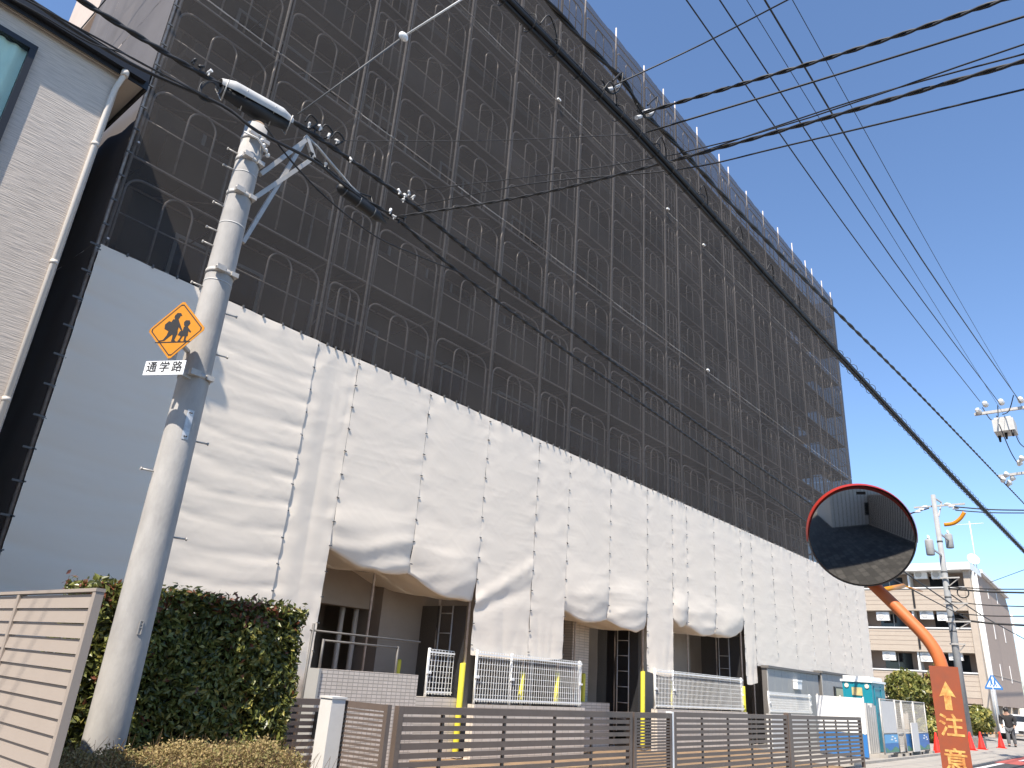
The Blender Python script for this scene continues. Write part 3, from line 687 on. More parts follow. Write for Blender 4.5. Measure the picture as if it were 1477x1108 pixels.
for i in range(len(SX) - 1):
    for k in range(1, 5):
        x = SX[i] + (SX[i + 1] - SX[i]) * k / 5; ties.box(x - .012, x + .012, D - .06, D - .03, ZS - .05, ZS + .005)
z = 1.2
while z < ZS:
    ties.box(2.66, 2.80, D - .05, D - .03, z - .013, z + .013); z += .42
ties.build('sheet_ties', M['rubber_grey'], sf, 'stuff')
# hanging ropes and inner side nets at the openings
for x, z1 in ((11.0, 2.75), (17.70, 2.9), (23.84, 3.2)):
    mb = MB(); mb.grid(8, 12, lambda u, v: (x + .03 * fnoise(u * 3, v * 4, x), D + .14 + 1.35 * u, .35 + (z1 - .35) * v)); mb.build('side_net', M['net_black'], sf)
    mb = MB(); mb.tube([(x - .02, D + .5, .4), (x - .02, D + .5, z1)], .017, 6); mb.tube([(x - .02, D + .85, .4), (x - .02, D + .85, z1)], .017, 6)
    for k in range(6): mb.tube([(x - .02, D + .5, .7 + .38 * k), (x - .02, D + .85, .7 + .38 * k)], .012, 6)
    mb.build('ladder', M['galv'], sf)
for x, zt_, zb_ in ((10.08, 1.66, .1), (10.98, 1.68, .1), (12.80, 1.62, 1.03), (14.03, 1.66, 1.03), (17.72, 1.86, .1), (19.22, 1.68, 1.03), (23.88, 1.72, .3), (16.27, 1.70, .9)):
    y = YF if x != 10.08 and x != 16.27 else YR
    mb = MB(); mb.tube([(x, y, zb_), (x, y, zb_ + .02), (x + .004, y, zt_ - .02), (x, y, zt_)], [.055, .06, .058, .05], 12); mb.build('yellow_sleeve', M['yellow_pad'], sf)
mb = MB(); mb.box(-.07, .07, -.07, .07, 0, .012); bme = mb.mesh('base_plate', M['steel'])
for x in SX:
    for y in (YF, YR): inst(bme, 'base_plate', sf, (x, y, base_z(x) if y == YF else .03))
# ------------------------------------------------------------------ low walls, wire fences and rail in front of the openings
def wire_fence(label, x0, x1, y, z0, z1, px):
    t = thing('wire_fence', label, 'fence', ((x0 + x1) / 2, y, z0), 'white wire mesh fences on the low wall')
    mb = MB(); n = int((x1 - x0) / .075)
    for i in range(n + 1): x = x0 + (x1 - x0) * i / n; mb.bar((x, y - .008, z0 + .03), (x, y - .008, z1), .0075, .007)
    nz = 8
    for j in range(nz + 1): z = z0 + .05 + (z1 - z0 - .05) * j / nz; mb.bar((x0, y + .004, z), (x1, y + .004, z), .0085, .0085)
    for z in (z1 - .05, z0 + .08): mb.bar((x0, y - .03, z), (x1, y - .03, z), .012, .03)
    mb.build('wire_panel', M['white_metal'], t, 'stuff')
    for x in px: MB().tube([(x, y + .03, z0), (x, y + .03, z1 + .02)], .028, 10).build('post', M['white_metal'], t)
    for x in px: MB().box(x - .05, x + .05, y - .035, y + .01, (z0 + z1) / 2 - .02, (z0 + z1) / 2 + .02).build('bracket', M['white_metal'], t)
    return t
wire_fence('longest white wire mesh fence, between the two left openings', 11.12, 14.62, 10.20, .98, 1.92, (11.15, 12.2, 14.6))
wire_fence('short white wire mesh piece left of the yellow sleeved post', 10.2, 10.86, 10.58, 1.06, 1.88, (10.23,))
wire_fence('white wire mesh fence below the third opening, between yellow sleeves', 17.95, 23.30, 10.20, 1.0, 1.94, (17.98, 18.95, 23.27))
wire_fence('white wire mesh fence in front of the grey shed', 24.2, 27.9, 9.75, 1.0, 1.62, (24.25, 27.85))
def low_wall(label, x0, x1, y0, y1, z1, m=None):
    t = MB().box(x0, x1, y0, y1, 0, z1).build('low_wall', m or M['tiles_wide']); return tag(t, label, 'wall')
low_wall('short low cream tiled wall behind the yellow sleeved post', 9.9, 11.05, 10.50, 10.72, 1.05)
low_wall('long low cream tiled wall under the longest white wire fence', 11.06, 14.7, 10.12, 10.29, .97)
low_wall('low cream tiled wall under the wire fence of the third opening', 17.9, 23.4, 10.12, 10.29, .99)
low_wall('low cream wall with white sheet end, next to the grey shed', 24.15, 28.0, 9.68, 9.85, .98, M['plaster'])
t = thing('tiled_wall', 'small-tiled cream wall with steel handrail inside the left opening', 'wall', (8.05, 9.7, 0))
MB().box(7.1, 9.08, 9.62, 9.85, 0, 1.42).build('wall', M['tiles'], t)
MB().box(7.06, 7.098, 9.60, 9.9, 0, 1.42).build('end_panel', M['shed'], t)
rl = MB()
rl.tube([(7.0, 9.9, 1.95), (9.3, 9.9, 1.95)], .015, 8); rl.tube([(7.2, 9.8, 1.82), (8.75, 9.8, 1.82)], .015, 8)
for x in (7.2, 8.72): rl.tube([(x, 9.8, 1.3), (x, 9.8, 1.84)], .02, 8)
for x in (7.05,): rl.tube([(x, 9.9, 0), (x, 9.9, 2.05)], .022, 8)
rl.build('handrail', M['deck'], t)
mb = MB(); mb.box(16.0, 17.3, 11.15, 11.25, 0, 1.05); tag(mb.build('low_wall', M['tiles_wide']), 'low tiled wall inside the middle opening', 'wall')

# ------------------------------------------------------------------ brown slatted fence along the pavement
FY = 6.2
def slat_fence(label, x0, x1, ztop, zb, posts, cat='fence', grp='brown slatted fences along the pavement', pitch=.082, sh=.05, mid=True, name='slat_fence', y=FY):
    t = thing(name, label, cat, ((x0 + x1) / 2, y, 0), grp)
    for x in (x0 + .035, x1 - .035): MB().box(x - .035, x + .035, y - .035, y + .035, .03, ztop).build('post', M['brown_metal'], t)
    MB().box(x0 + .072, x1 - .072, y - .034, y + .03, ztop - .075, ztop - .002).build('top_rail', M['brown_metal'], t)
    z = ztop - .105; k = 0; w = x1 - x0 - .144
    sm = MB().box(0, w, -.03, -.008, -sh, 0).mesh('slat', M['brown_metal']); dk = MB().box(0, w, -.028, -.006, -sh * 1.25, 0).mesh('slat', M['brown_metal'])
    while z - sh > zb:
        o = inst(dk if (mid and k % 5 == 3) else sm, 'slat', t, (x0 + .072, y, z)); z -= pitch if not (mid and k % 5 == 3) else pitch + sh * .25; k += 1
    for x in posts: MB().box(x - .018, x + .018, y + .0, y + .028, zb, ztop - .08).build('stay', M['brown_metal'], t)
    return t
slat_fence('longest brown slatted fence, left of the fine-slatted gate', 5.60, 10.19, 1.14, .12, (6.3, 7.35, 8.35, 9.2))
slat_fence('brown slatted fence panel right of the fine-slatted gate', 11.45, 16.22, 1.16, .12, (12.5, 13.5, 14.5, 15.4))
slat_fence('last brown slatted fence panel, ending before the white hoarding', 16.38, 21.1, 1.16, .12, (17.5, 18.5, 19.3, 20.2))
slat_fence('short brown slatted fence piece behind the hedge edge with latch', 5.0, 6.42, 1.07, .2, (), pitch=.078, sh=.05, mid=False, y=8.45)
slat_fence('narrow gate of fine brown slats between two fence panels', 10.24, 11.38, 1.14, .1, (), 'gate', None, .042, .022, False, 'slat_gate')
lt = MB(); lt.box(6.22, 6.31, 8.36, 8.414, .62, .92); lt.box(6.25, 6.28, 8.31, 8.36, .7, .82)
tag(lt.build('latch_box', M['black_metal']), 'small black latch on the short brown fence beside the white pillar', 'latch')
gt = thing('swing_gate', 'fine-slatted brown gate standing open beside the white pillar', 'gate', (4.95, 5.9, 0))
ga, gb = Vector((4.90, 6.18, 0)), Vector((5.00, 5.66, 0))
for p in (ga, gb): MB().box(p.x - .025, p.x + .025, p.y - .025, p.y + .025, .04, 1.18).build('stile', M['brown_metal'], gt)
gv = (gb - ga).normalized()
MB().bar(ga + gv * .027 + Vector((0, 0, 1.15)), gb - gv * .027 + Vector((0, 0, 1.15)), .035, .055).build('top_rail', M['brown_metal'], gt)
for k in range(26):
    z = 1.10 - k * .041; MB().bar(ga + gv * .027 + Vector((0, 0, z)), gb - gv * .027 + Vector((0, 0, z)), .02, .019).build('slat', M['brown_metal'], gt)
t = thing('gate_pillar', 'white plastered gate pillar with hedge shadow on it', 'pillar', (4.78, 6.2, 0))
MB().box(4.70, 4.86, 6.12, 6.30, 0, 1.19).build('pillar', M['plaster'], t); MB().box(4.69, 4.87, 6.11, 6.31, 1.192, 1.21).build('cap', M['plaster'], t)
tag(MB().box(16.23, 16.37, FY - .05, FY + .05, 0, 1.2).build('fence_post', M['brown_metal']), 'thick brown post between the two right fence panels', 'post')
tag(MB().box(11.385, 11.445, FY - .03, FY + .08, 0, 1.16).build('fence_post', M['white_metal']), 'slim pale post right of the fine-slatted gate', 'post')

# ------------------------------------------------------------------ grey sheds, portable toilet, hoarding
def shed(label, x0, x1, y0, y1, zt, m):
    t = thing('site_shed', label, 'shed', ((x0 + x1) / 2, y0, 0), None)
    n = int((x1 - x0) / .55)
    MB().box(x0, x1, y0 + .03, y1, 0, zt - .08).build('body', M['shed_dark'], t)
    pm = MB().box(.006, (x1 - x0) / n - .006, 0, .028, .05, zt - .085).mesh('panel', m)
    for i in range(n): inst(pm, 'panel', t, (x0 + (x1 - x0) * i / n, y0, 0))
    MB().box(x0 - .05, x1 + .05, y0 - .06, y1, zt - .078, zt).build('roof', M['shed_dark'], t)
    return t
s1 = shed('light grey panelled site shed with white lamp box', 24.95, 29.7, 10.05, 10.24, 2.42, M['shed'])
mb = MB(); mb.box(27.15, 27.55, 9.9, 10.047, 1.78, 2.02); mb.box(27.13, 27.57, 9.88, 10.046, 2.022, 2.08); mb.build('lamp_box', M['white_metal'], s1)
s2 = shed('dark grey site shed with a small black window behind the toilet', 29.8, 36.0, 9.95, 10.22, 2.50, M['shed'])
w = MB().box(31.0, 33.6, 9.90, 9.948, 1.35, 2.0).build('window', M['black_metal'], s2); MB().box(31.1, 33.5, 9.89, 9.898, 1.42, 1.94).build('pane', M['glass_dark'], w)
t = thing('portable_toilet', 'teal portable toilet with white roof behind the white hoarding', 'portable toilet', (28.6, 8.2, 0))
TX, TY = 28.0, 7.75
MB().box(TX, TX + 1.5, TY, TY + .93, .05, 2.14).build('body', M['teal'], t)
mb = MB(); mb.box(TX - .05, TX + 1.55, TY - .05, TY + .98, 2.142, 2.21); mb.box(TX + .03, TX + 1.45, TY + .04, TY + .9, 2.212, 2.33); mb.build('roof', M['white_metal'], t)
for y in (TY + .14, TY + .79): MB().tube([(TX - .002, y, 2.02), (TX - .03, y, 2.02)], .07, 16).build('vent', M['soffit'], t)
MB().box(TX - .03, TX - .002, TY + .3, TY + .63, 1.72, 1.97).build('plate', mat('plate_gold', (.62, .50, .24), .4, .3, 8), t)
mb = MB()
for k in range(6): mb.box(TX - .014, TX - .002, TY + .03 + k * .165, TY + .07 + k * .165, .1, 2.1)
for x in (.25, 1.0): mb.box(TX + x, TX + x + .05, TY - .02, TY - .002, .4, 2.05)
for z in (1.2, 1.7, 1.95): mb.box(TX + .302, TX + .998, TY - .018, TY - .003, z, z + .05)
mb.build('rib', M['teal'], t, 'stuff')
# hoarding: a plain white board, then mesh gate panels with white notices over blue printed skirts
t = thing('hoarding', 'plain white hoarding board beside the end of the brown fence', 'hoarding', (24.2, 7.6, 0), None)
MB().box(24.2, 24.23, 6.96, 8.3, .68, 1.62).build('board', M['white_metal'], t)
MB().box(24.2, 24.23, 6.96, 8.3, .08, .66).build('skirt', M['blue'], t)
for y in (6.98, 7.62, 8.28): MB().tube([(24.26, y, 0), (24.26, y, 1.66)], .022, 8).build('post', M['galv'], t)
def gate_panel(label, x0, x1, y, poster, skirt, slats=False):
    t = thing('mesh_gate_panel', label, 'gate panel', ((x0 + x1) / 2, y, 0), 'mesh site gate panels')
    for x in (x0 + .02, x1 - .02): MB().tube([(x, y, .1), (x, y, 1.66)], .022, 8).build('upright', M['galv'], t)
    for z in (.16, .68, 1.64): MB().tube([(x0 + .02, y, z), (x1 - .02, y, z)], .016, 8).build('rail', M['galv'], t)
    mb = MB(); n = int((x1 - x0) / .05)
    for i in range(1, n): x = x0 + .02 + (x1 - x0 - .04) * i / n; mb.bar((x, y, .16), (x, y, 1.64), .005, .005)
    for j in range(1, 28): mb.bar((x0 + .02, y + .004, .16 + j * .053), (x1 - .02, y + .004, .16 + j * .053), .005, .005)
    mb.build('mesh_wires', M['galv'], t, 'stuff')
    if poster:
        MB().box(x0 + .06, x1 - .06, y - .03, y - .024, .70, 1.60).build('notice_sheet', M['plaster'], t)
    if skirt:
        sk = MB().box(x0 + .05, x1 - .05, y - .032, y - .026, .17, .66).build('skirt', M['blue'], t)
        MB().box(x0 + .051, x1 - .051, y - .0345, y - .0335, .42, .658).build('skirt_sky', M['blue_light'] if skirt > 1 else M['blue'], sk)
        mb = MB(); w = x1 - x0 - .12
        mb.add([(x0 + .06 + w * k / 16, y - .036, .175) for k in range(17)] + [(x0 + .06 + w * k / 16, y - .036, .22 + .10 * (.5 + .5 * math.sin(k * .5 + skirt))) for k in range(17)], [(k, k + 1, 18 + k, 17 + k) for k in range(16)])
        mb.build('printed_hill', M['hill_green'], sk)
        mb = MB()
        for a, c in ((.62, .60), (.55, .52), (.8, .55), (.85, .48)):
            for q in range(3): mb.add([(x0 + w * a + (q - 1) * .06 + .05 * math.cos(k * math.pi / 6), y - .0365 - .0005 * q, c + .022 * math.sin(k * math.pi / 6)) for k in range(12)], [tuple(range(12))])
        mb.build('printed_cloud', M['white_metal'], sk)
    for x in (x0 + .02, x1 - .02): MB().box(x - .16, x + .16, y - .12, y + .12, .026, .12).build('foot_block', M['concrete'], t)
gate_panel('mesh gate panel with white notice over blue skirt, next to the white hoarding', 25.75, 27.3, 6.95, True, 2)
gate_panel('mesh gate panel folded back, with no notice, under the toilet corner', 27.4, 28.1, 6.95, False, 0)
gate_panel('mesh gate panel behind the leaning white board', 28.2, 29.6, 6.95, False, 1)
gate_panel('mesh gate panel with blue skirt, beside the first red cone', 29.7, 31.25, 6.95, False, 1)
t = MB(); t.box(28.55, 29.35, 6.80, 6.83, .15, 1.0, 0, Matrix.Translation((0, 0, 0)))
tag(t.build('notice_board', M['plaster']), 'pale notice board leaning on the mesh gate', 'board')
MBx = MB()
for k in range(5): MBx.box(27.0 + k * .22, 27.18 + k * .22, 7.7, 7.85, .03, 1.5 - .06 * (k % 3))
tag(MBx.build('stacked_boards', M['cover_grey']), 'stack of grey boards standing behind the mesh gate', 'boards')

# cones and bars, person, crossing sign
def cone(label, x, y, s=1):
    t = thing('traffic_cone', label, 'traffic cone', (x, y, .026), 'red traffic cones on the apron')
    MB().tube([(x, y, .05), (x, y, .1), (x, y, .66), (x, y, .70)], [.15, .14, .035, .028], 14).build('cone', M['cone_red'], t)
    MB().box(x - .19, x + .19, y - .19, y + .19, .027, .05).build('base', M['cone_red'], t)
cone('red traffic cone next to the blue skirted gate panel', 31.83, 6.83); cone('red traffic cone half behind the orange plate', 37.3, 6.75)
cone('red traffic cone between the orange plate and the stone block', 39.12, 6.69); cone('red traffic cone beside the person in the dark jacket', 42.76, 6.53)
t = thing('cone_bar', 'striped bar resting between the two right cones', 'barrier bar', (41, 6.6, .62))
for k in range(10):
    a = Vector((39.2, 6.69, .64)); c = Vector((42.7, 6.55, .64)); MB().tube([a.lerp(c, k / 10), a.lerp(c, (k + 1) / 10 - .004)], .022, 8).build('stripe', M['sign_yellow'] if k % 2 else M['sign_black'], t)
mb = MB(); mb.grid(6, 4, lambda u, v: (40.2 + 1.3 * u + .05 * fnoise(u * 5, v * 5), 6.9 + .2 * fnoise(u * 3, 1), .03 + (.42 + .08 * fnoise(u * 5, 3)) * v)); mb.box(40.25, 41.45, 6.95, 7.4, .03, .42)
tag(mb.build('rock', M['gravel']), 'low grey stone block behind the cone bar', 'stone')
t = thing('crossing_sign', 'blue triangular pedestrian crossing sign on a thin post', 'road sign', (50, 7.6, 0))
MB().tube([(50, 7.6, 0), (50, 7.6, 2.9)], .035, 8).build('post', M['galv'], t)
cn = Vector((50, 7.55, 2.98)); nn = Vector((-.95, -.3, 0)).normalized(); rr = Vector((.3, -.95, 0)).normalized()
def CS(x, y, o=0): return cn + rr * x + Vector((0, 0, y)) + nn * o
mb = MB(); mb.prism([(-.42, -.32), (.42, -.32), (.42, -.22), (.07, .40), (-.07, .40), (-.42, -.22)], lambda x, y: CS(x, y), lambda x, y: CS(x, y, .01)); mb.build('panel', M['blue'], t)
mb = MB()
mb.add([CS(-.34, -.22, .013), CS(.34, -.22, .013), CS(0, .36, .013)], [(0, 1, 2)]); tri = mb.build('triangle', M['sign_white'], t)
mb = MB()
for cx, hgt in ((-.08, .24), (.08, .20)):
    for p in ([(cx - .03, hgt - .02), (cx + .03, hgt - .02), (cx + .03, hgt + .04), (cx - .03, hgt + .04)], [(cx - .05, 0), (cx + .05, 0), (cx + .04, hgt - .03), (cx - .04, hgt - .03)], [(cx - .09, -.18), (cx - .04, -.18), (cx + .02, 0), (cx - .04, 0)], [(cx + .05, -.18), (cx + .1, -.18), (cx + .05, 0), (cx + .0, 0)]):
        mb.add([CS(x, y, .016) for x, y in p], [(0, 1, 2, 3)])
mb.build('pictogram', M['blue'], tri)

def skin(name, joints, bones, m, parent, lv=2):
    me = bpy.data.meshes.new(name); org = worigin(parent)
    me.from_pydata([tuple(Vector(j[:3]) - org) for j in joints], bones, []); me.materials.append(m)
    o = bpy.data.objects.new(name, me); COL.objects.link(o); o.parent = parent
    sk = o.modifiers.new('skin', 'SKIN'); sk.use_smooth_shade = True
    for i, j in enumerate(joints):
        v = me.skin_vertices[0].data[i]; v.radius = (j[3], j[4] if len(j) > 4 else j[3]); v.use_root = i == 0
    ss = o.modifiers.new('sub', 'SUBSURF'); ss.levels = lv; ss.render_levels = lv
    dg = bpy.context.evaluated_depsgraph_get(); nm = bpy.data.meshes.new_from_object(o.evaluated_get(dg)); o.modifiers.clear(); o.data = nm
    for p in nm.polygons: p.use_smooth = True
    return o
px, py = 45.6, 6.5
p = thing('person', 'person in a dark quilted jacket and grey trousers walking away beside the cones', 'person', (px, py, .03))
J = [(px, py, .92, .15), (px - .03, py, 1.15, .16), (px - .10, py + .02, 1.38, .17), (px - .15, py + .02, 1.50, .07), (px - .18, py + .02, 1.62, .095), (px - .2, py + .02, 1.70, .08),
     (px, py - .10, .86, .10), (px + .05, py - .11, .48, .07), (px + .14, py - .11, .10, .05), (px + .02, py - .11, .06, .045),
     (px, py + .10, .86, .10), (px - .06, py + .11, .48, .07), (px - .08, py + .11, .10, .05), (px - .2, py + .11, .06, .045),
     (px - .10, py - .21, 1.38, .07), (px - .06, py - .27, 1.12, .055), (px - .2, py - .24, .92, .045), (px - .26, py - .22, .85, .04),
     (px - .10, py + .24, 1.38, .07), (px - .06, py + .30, 1.12, .055), (px - .2, py + .26, .92, .045), (px - .26, py + .25, .85, .04)]
B_ = [(0, 1), (1, 2), (2, 3), (3, 4), (4, 5), (0, 6), (6, 7), (7, 8), (8, 9), (0, 10), (10, 11), (11, 12), (12, 13), (2, 14), (14, 15), (15, 16), (16, 17), (2, 18), (18, 19), (19, 20), (20, 21)]
body = skin('body', J, B_, M['skin'], p)
Jk = [(px, py, .80, .19), (px - .01, py, 1.0, .20), (px - .05, py, 1.2, .20), (px - .10, py + .02, 1.40, .19), (px - .13, py + .02, 1.5, .10), (px - .10, py - .23, 1.38, .095), (px - .06, py - .28, 1.12, .085), (px - .18, py - .25, .95, .07), (px - .10, py + .26, 1.38, .095), (px - .06, py + .31, 1.12, .085), (px - .18, py + .27, .95, .07)]
skin('jacket', Jk, [(0, 1), (1, 2), (2, 3), (3, 4), (3, 5), (5, 6), (6, 7), (3, 8), (8, 9), (9, 10)], M['cloth_dark'], p)
Jt = [(px, py, .90, .165), (px, py - .10, .82, .115), (px + .05, py - .11, .48, .09), (px + .13, py - .11, .13, .075), (px, py + .10, .82, .115), (px - .06, py + .11, .48, .09), (px - .08, py + .11, .13, .075)]
skin('trousers', Jt, [(0, 1), (1, 2), (2, 3), (0, 4), (4, 5), (5, 6)], M['cloth_grey'], p)
mb = MB(); mb.ball((px - .175, py + .02, 1.66), .115, 12, sc=(1, .95, 1.02)); mb.build('hair', M['sign_black'], p)
mb = MB()
for s in (-.11, .11): mb.ball((px + (.09 if s < 0 else -.13), py + s, .07), .07, 8, sc=(1.7, .8, .7))
mb.build('shoes', M['sign_black'], p)

# parked cars
def car(label, x, y, m):
    """side-on saloon profile swept across its width, length along x"""
    t = thing('parked_car', label, 'car', (x, y, .03))
    prof = [(-2.1, .35), (-2.12, .62), (-2.0, .82), (-1.2, .95), (-.55, 1.38), (.75, 1.45), (1.65, 1.02), (2.05, .95), (2.12, .6), (2.08, .33)]
    mb = MB(); n = len(prof); W = [-.82, -.72, .72, .82]; ins = [.10, 0, 0, .10]
    vs = [];
    for w, q in zip(W, ins): vs += [(x + a * (1 - q * .25), y + w, .03 + (z if z < .7 else z - q * (.3 if z > 1 else .15))) for a, z in prof]
    fs = [tuple(range(n)), tuple(range(4 * n - 1, 3 * n - 1, -1))]
    for k in range(3): fs += [(k * n + i, (k + 1) * n + i, (k + 1) * n + (i + 1) % n, k * n + (i + 1) % n) for i in range(n)]
    mb.add(vs, fs, 0, False); mb.build('body', m, t)
    for s in (-1, 1): mb = MB(); mb.prism([(-1.0, .95), (-.5, 1.30), (.7, 1.36), (1.35, 1.0)], lambda a, z: (x + a, y + s * .80, z + .0), lambda a, z: (x + a, y + s * .835, z)); mb.build('side_window', M['glass_dark'], t)
    mb = MB(); mb.add([(x - 1.16, y - .6, 1.0), (x - 1.16, y + .6, 1.0), (x - .62, y + .56, 1.40), (x - .62, y - .56, 1.40)], [(0, 1, 2, 3)]); mb.build('windscreen', M['glass_dark'], t)
    for dx in (-1.3, 1.3):
        for s in (-1, 1):
            w = MB().tube([(x + dx, y + s * .66, .34), (x + dx, y + s * .845, .34)], .31, 18).build('wheel', M['tyre'], t); MB().tube([(x + dx, y + s * .846, .34), (x + dx, y + s * .86, .34)], .2, 14).build('rim', M['galv'], w)
    for s in (-1, 1): MB().box(x - 2.14, x - 2.04, y + s * .55 - .14, y + s * .55 + .14, .66, .80).build('headlight', M['porcelain'], t)
    MB().box(x - 2.145, x - 2.10, y - .45, y + .45, .42, .58).build('grille', M['sign_black'], t); MB().box(x - 2.16, x - 2.146, y - .16, y + .16, .44, .56).build('number_plate', M['sign_white'], t)
car('white car parked behind the walking person', 59.4, 7.9, M['car_white'])
car('silver car parked in the dark open ground floor of the far flats', 64.5, 12.6, M['cover_grey'])
# ------------------------------------------------------------------ traffic mirror on its orange post
KY = 1.65
mc = at(1242, 772, KY); mn = (CAMPOS + Vector((.2, -.75, -.55)) - mc).normalized()
ma_ = mn.cross(Vector((0, 0, 1))).normalized(); mu = ma_.cross(mn).normalized()
RM = .378; RC = 1.9
t = thing('traffic_mirror', 'round convex traffic mirror on a bent orange post', 'traffic mirror', (6.38, 1.24, .02))
def mp_(r, a, o): return mc + (ma_ * math.cos(a) + mu * math.sin(a)) * r + mn * o
def cap(r): return math.sqrt(RC * RC - r * r) - math.sqrt(RC * RC - RM * RM)
mb = MB(); mb.grid(72, 24, lambda u, v: mp_(RM * (1 - v * .999), 2 * math.pi * u, cap(RM * (1 - v * .999)))); mb.build('mirror_face', M['mirror'], t)
mb = MB(); mb.grid(64, 6, lambda u, v: mp_(RM + .004 + .010 * math.sin(v * math.pi), 2 * math.pi * u, .012 - .03 * v)); mb.build('rim', M['rubber_grey'], t)
mb = MB(); mb.grid(64, 10, lambda u, v: mp_((RM + .01) * math.cos(v * 1.5), 2 * math.pi * u, -.02 - .10 * math.sin(v * 1.5))); mb.build('back_shell', M['orange'], t)
mb = MB()
def hood(u, v):
    a = math.radians(-8 + 196 * u); ln = .075 * math.sin(math.pi * u) ** .7; return mp_(RM + .018 - .012 * v, a, -.02 + (ln + .02) * v)
mb.grid(48, 4, hood); mb.grid(48, 4, lambda u, v: (Vector(hood(u, v)) + (ma_ * math.cos(math.radians(-8 + 196 * u)) + mu * math.sin(math.radians(-8 + 196 * u))) * .004)); mb.build('hood', M['mirror_red'], t)
mb = MB(); c0 = mp_(RM * .86, math.pi / 2 + .06, 0)
mb.add([c0 + ma_ * x + mu * y + mn * .012 for x, y in ((-.033, -.010), (.033, -.010), (.033, .012), (-.033, .012))], [(0, 1, 2, 3)]); mb.build('maker_tag', M['sign_black'], t)
XP = 6.38
pts = [atx(u, v, XP + .02) for u, v in ((1222, 806), (1256, 840), (1284, 867), (1312, 895), (1334, 918), (1350, 941), (1359, 965), (1364, 990))]
MB().tube([mc - mn * .06, pts[0]], .05, 12).build('mount', M['orange'], t)
pb = pts[-1]; pts += [(pb.x, pb.y, 1.2), (pb.x, pb.y, 0)]
# smooth the bend
def smooth(pts, k=6):
    P = [Vector(p) for p in pts]; out = []
    for i in range(len(P) - 1):
        a, b_, c, d = P[max(i - 1, 0)], P[i], P[i + 1], P[min(i + 2, len(P) - 1)]
        for j in range(k):
            s = j / k; out.append(.5 * ((2 * b_) + (c - a) * s + (2 * a - 5 * b_ + 4 * c - d) * s * s + (3 * b_ - a - 3 * c + d) * s ** 3))
    return out + [P[-1]]
MB().tube(smooth(pts), .0445, 18).build('post', M['orange'], t)
pw = Vector((pb.x, pb.y, 0)); pn = Vector((-.975, -.222, 0)); px_ = Vector((.222, -.975, 0)); zt = atx(1370, 962, XP).z
def PL(x, y, o=0): return pw + pn * (.062 + o) + px_ * x + Vector((0, 0, y))
plate_m = mat('plate_rust', (.36, .075, .025), .55, .45, 6, col2=(.24, .07, .035))
mb = MB(); mb.prism([(-.092, zt - .95), (.092, zt - .95), (.092, zt), (-.092, zt)], lambda x, y: PL(x, y, -.004), lambda x, y: PL(x, y, 0)); pp = mb.build('warning_plate', plate_m, t)
gold = mat('glyph_gold', (.80, .52, .16), .5, .45, 26, col2=(.46, .15, .04))
mb = MB()
def PT(x, y): return PL(x, y, .002)
za = zt - .10
mb.add([PT(*q) for q in ((0, za), (.052, za - .105), (.022, za - .095), (.022, za - .19), (-.022, za - .19), (-.022, za - .095), (-.052, za - .105))], [(0, 1, 2, 3, 4, 5, 6)])
mb.build('arrow', gold, pp)
for ch, dz in (('注', .40), ('意', .62)):
    mb = MB(); text_mb(mb, ch, .155, lambda x, y: PT(x, y + zt - dz)); mb.build('character', gold, pp)
mb = MB()
for z in (zt - .06, zt - .55): mb.tube([(pw.x, pw.y, z), (pw.x, pw.y, z + .03)], .052, 14)
mb.build('band', M['galv'], pp)

# ------------------------------------------------------------------ the flats down the road
AX, AY = 60.0, 9.4
f = thing('far_flats', 'beige four-storey flats with balconies and brown gable end down the road', 'building', (AX, AY, 0))
mb = MB(); mb.box(AX + 1.3, 75.6, AY + .3, 32, 1.93, 10.95); mb.build('core_wall', M['apt_brown'], f)
mb = MB(); mb.add([(AX + 2.2, AY, 1.93), (75.6, AY, 1.93), (75.6, AY, 9.35), (74.6, AY, 10.5), (AX + 3.5, AY, 11.0), (AX + 2.2, AY, 11.0)], [(0, 1, 2, 3, 4, 5)]); mb.build('gable_wall', M['apt_brown'], f)
MB().box(AX - .1, AX + 2.198, AY, AY + .4, 0, 10.55).build('corner_pier', M['apt'], f)
mb = MB(); mb.box(AX - .5, AX + 3.6, AY - .15, 32, 10.56, 11.05); mb.bar((AX + 3.6, AY, 11.0), (75.0, AY, 10.52), .5, .25); mb.build('roof_beam', M['white_metal'], f)
def floorband(z0, z1, name, m): return MB().box(AX, AX + .16, AY + .402, 32, z0, z1).build(name, m, f)
lev = [(9.43, 10.5, 8.0), (6.7, 7.87, 5.24), (3.85, 5.17, 2.43)]
for zo, zc, zp in lev:
    pb_ = floorband(zp, zo - .06, 'parapet', M['apt'])
    for q in range(4): MB().box(AX - .012, AX - .001, AY + .41, 32, zp + .28 + q * .3, zp + .30 + q * .3).build('groove', M['apt_brown'], pb_)
    MB().box(AX - .06, AX + .22, AY + .402, 32, zo - .057, zo + .02).build('coping', M['white_metal'], f)
    MB().box(AX, AX + 1.29, AY + .402, 32, zp - .14, zp - .003).build('balcony_slab', M['apt'], f)
    for j in range(5):
        y = AY + 3.9 + j * 3.6
        MB().box(AX + .17, AX + 1.29, y, y + .1, zo + .022, zc + .0).build('partition', M['white_metal'], f)
        MB().box(AX - .06, AX - .0, y - .25, y - .12, zp + .05, zo - .15).build('drain_slot', M['sign_black'], f)
        w = MB().box(AX + 1.26, AX + 1.298, y - 2.9, y - 1.1, zo - .4, zc - .15).build('window', M['glass_dark'], f)
        MB().box(AX + 1.25, AX + 1.259, y - 2.03, y - 1.97, zo - .4, zc - .15).build('frame', M['cover_grey'], w)
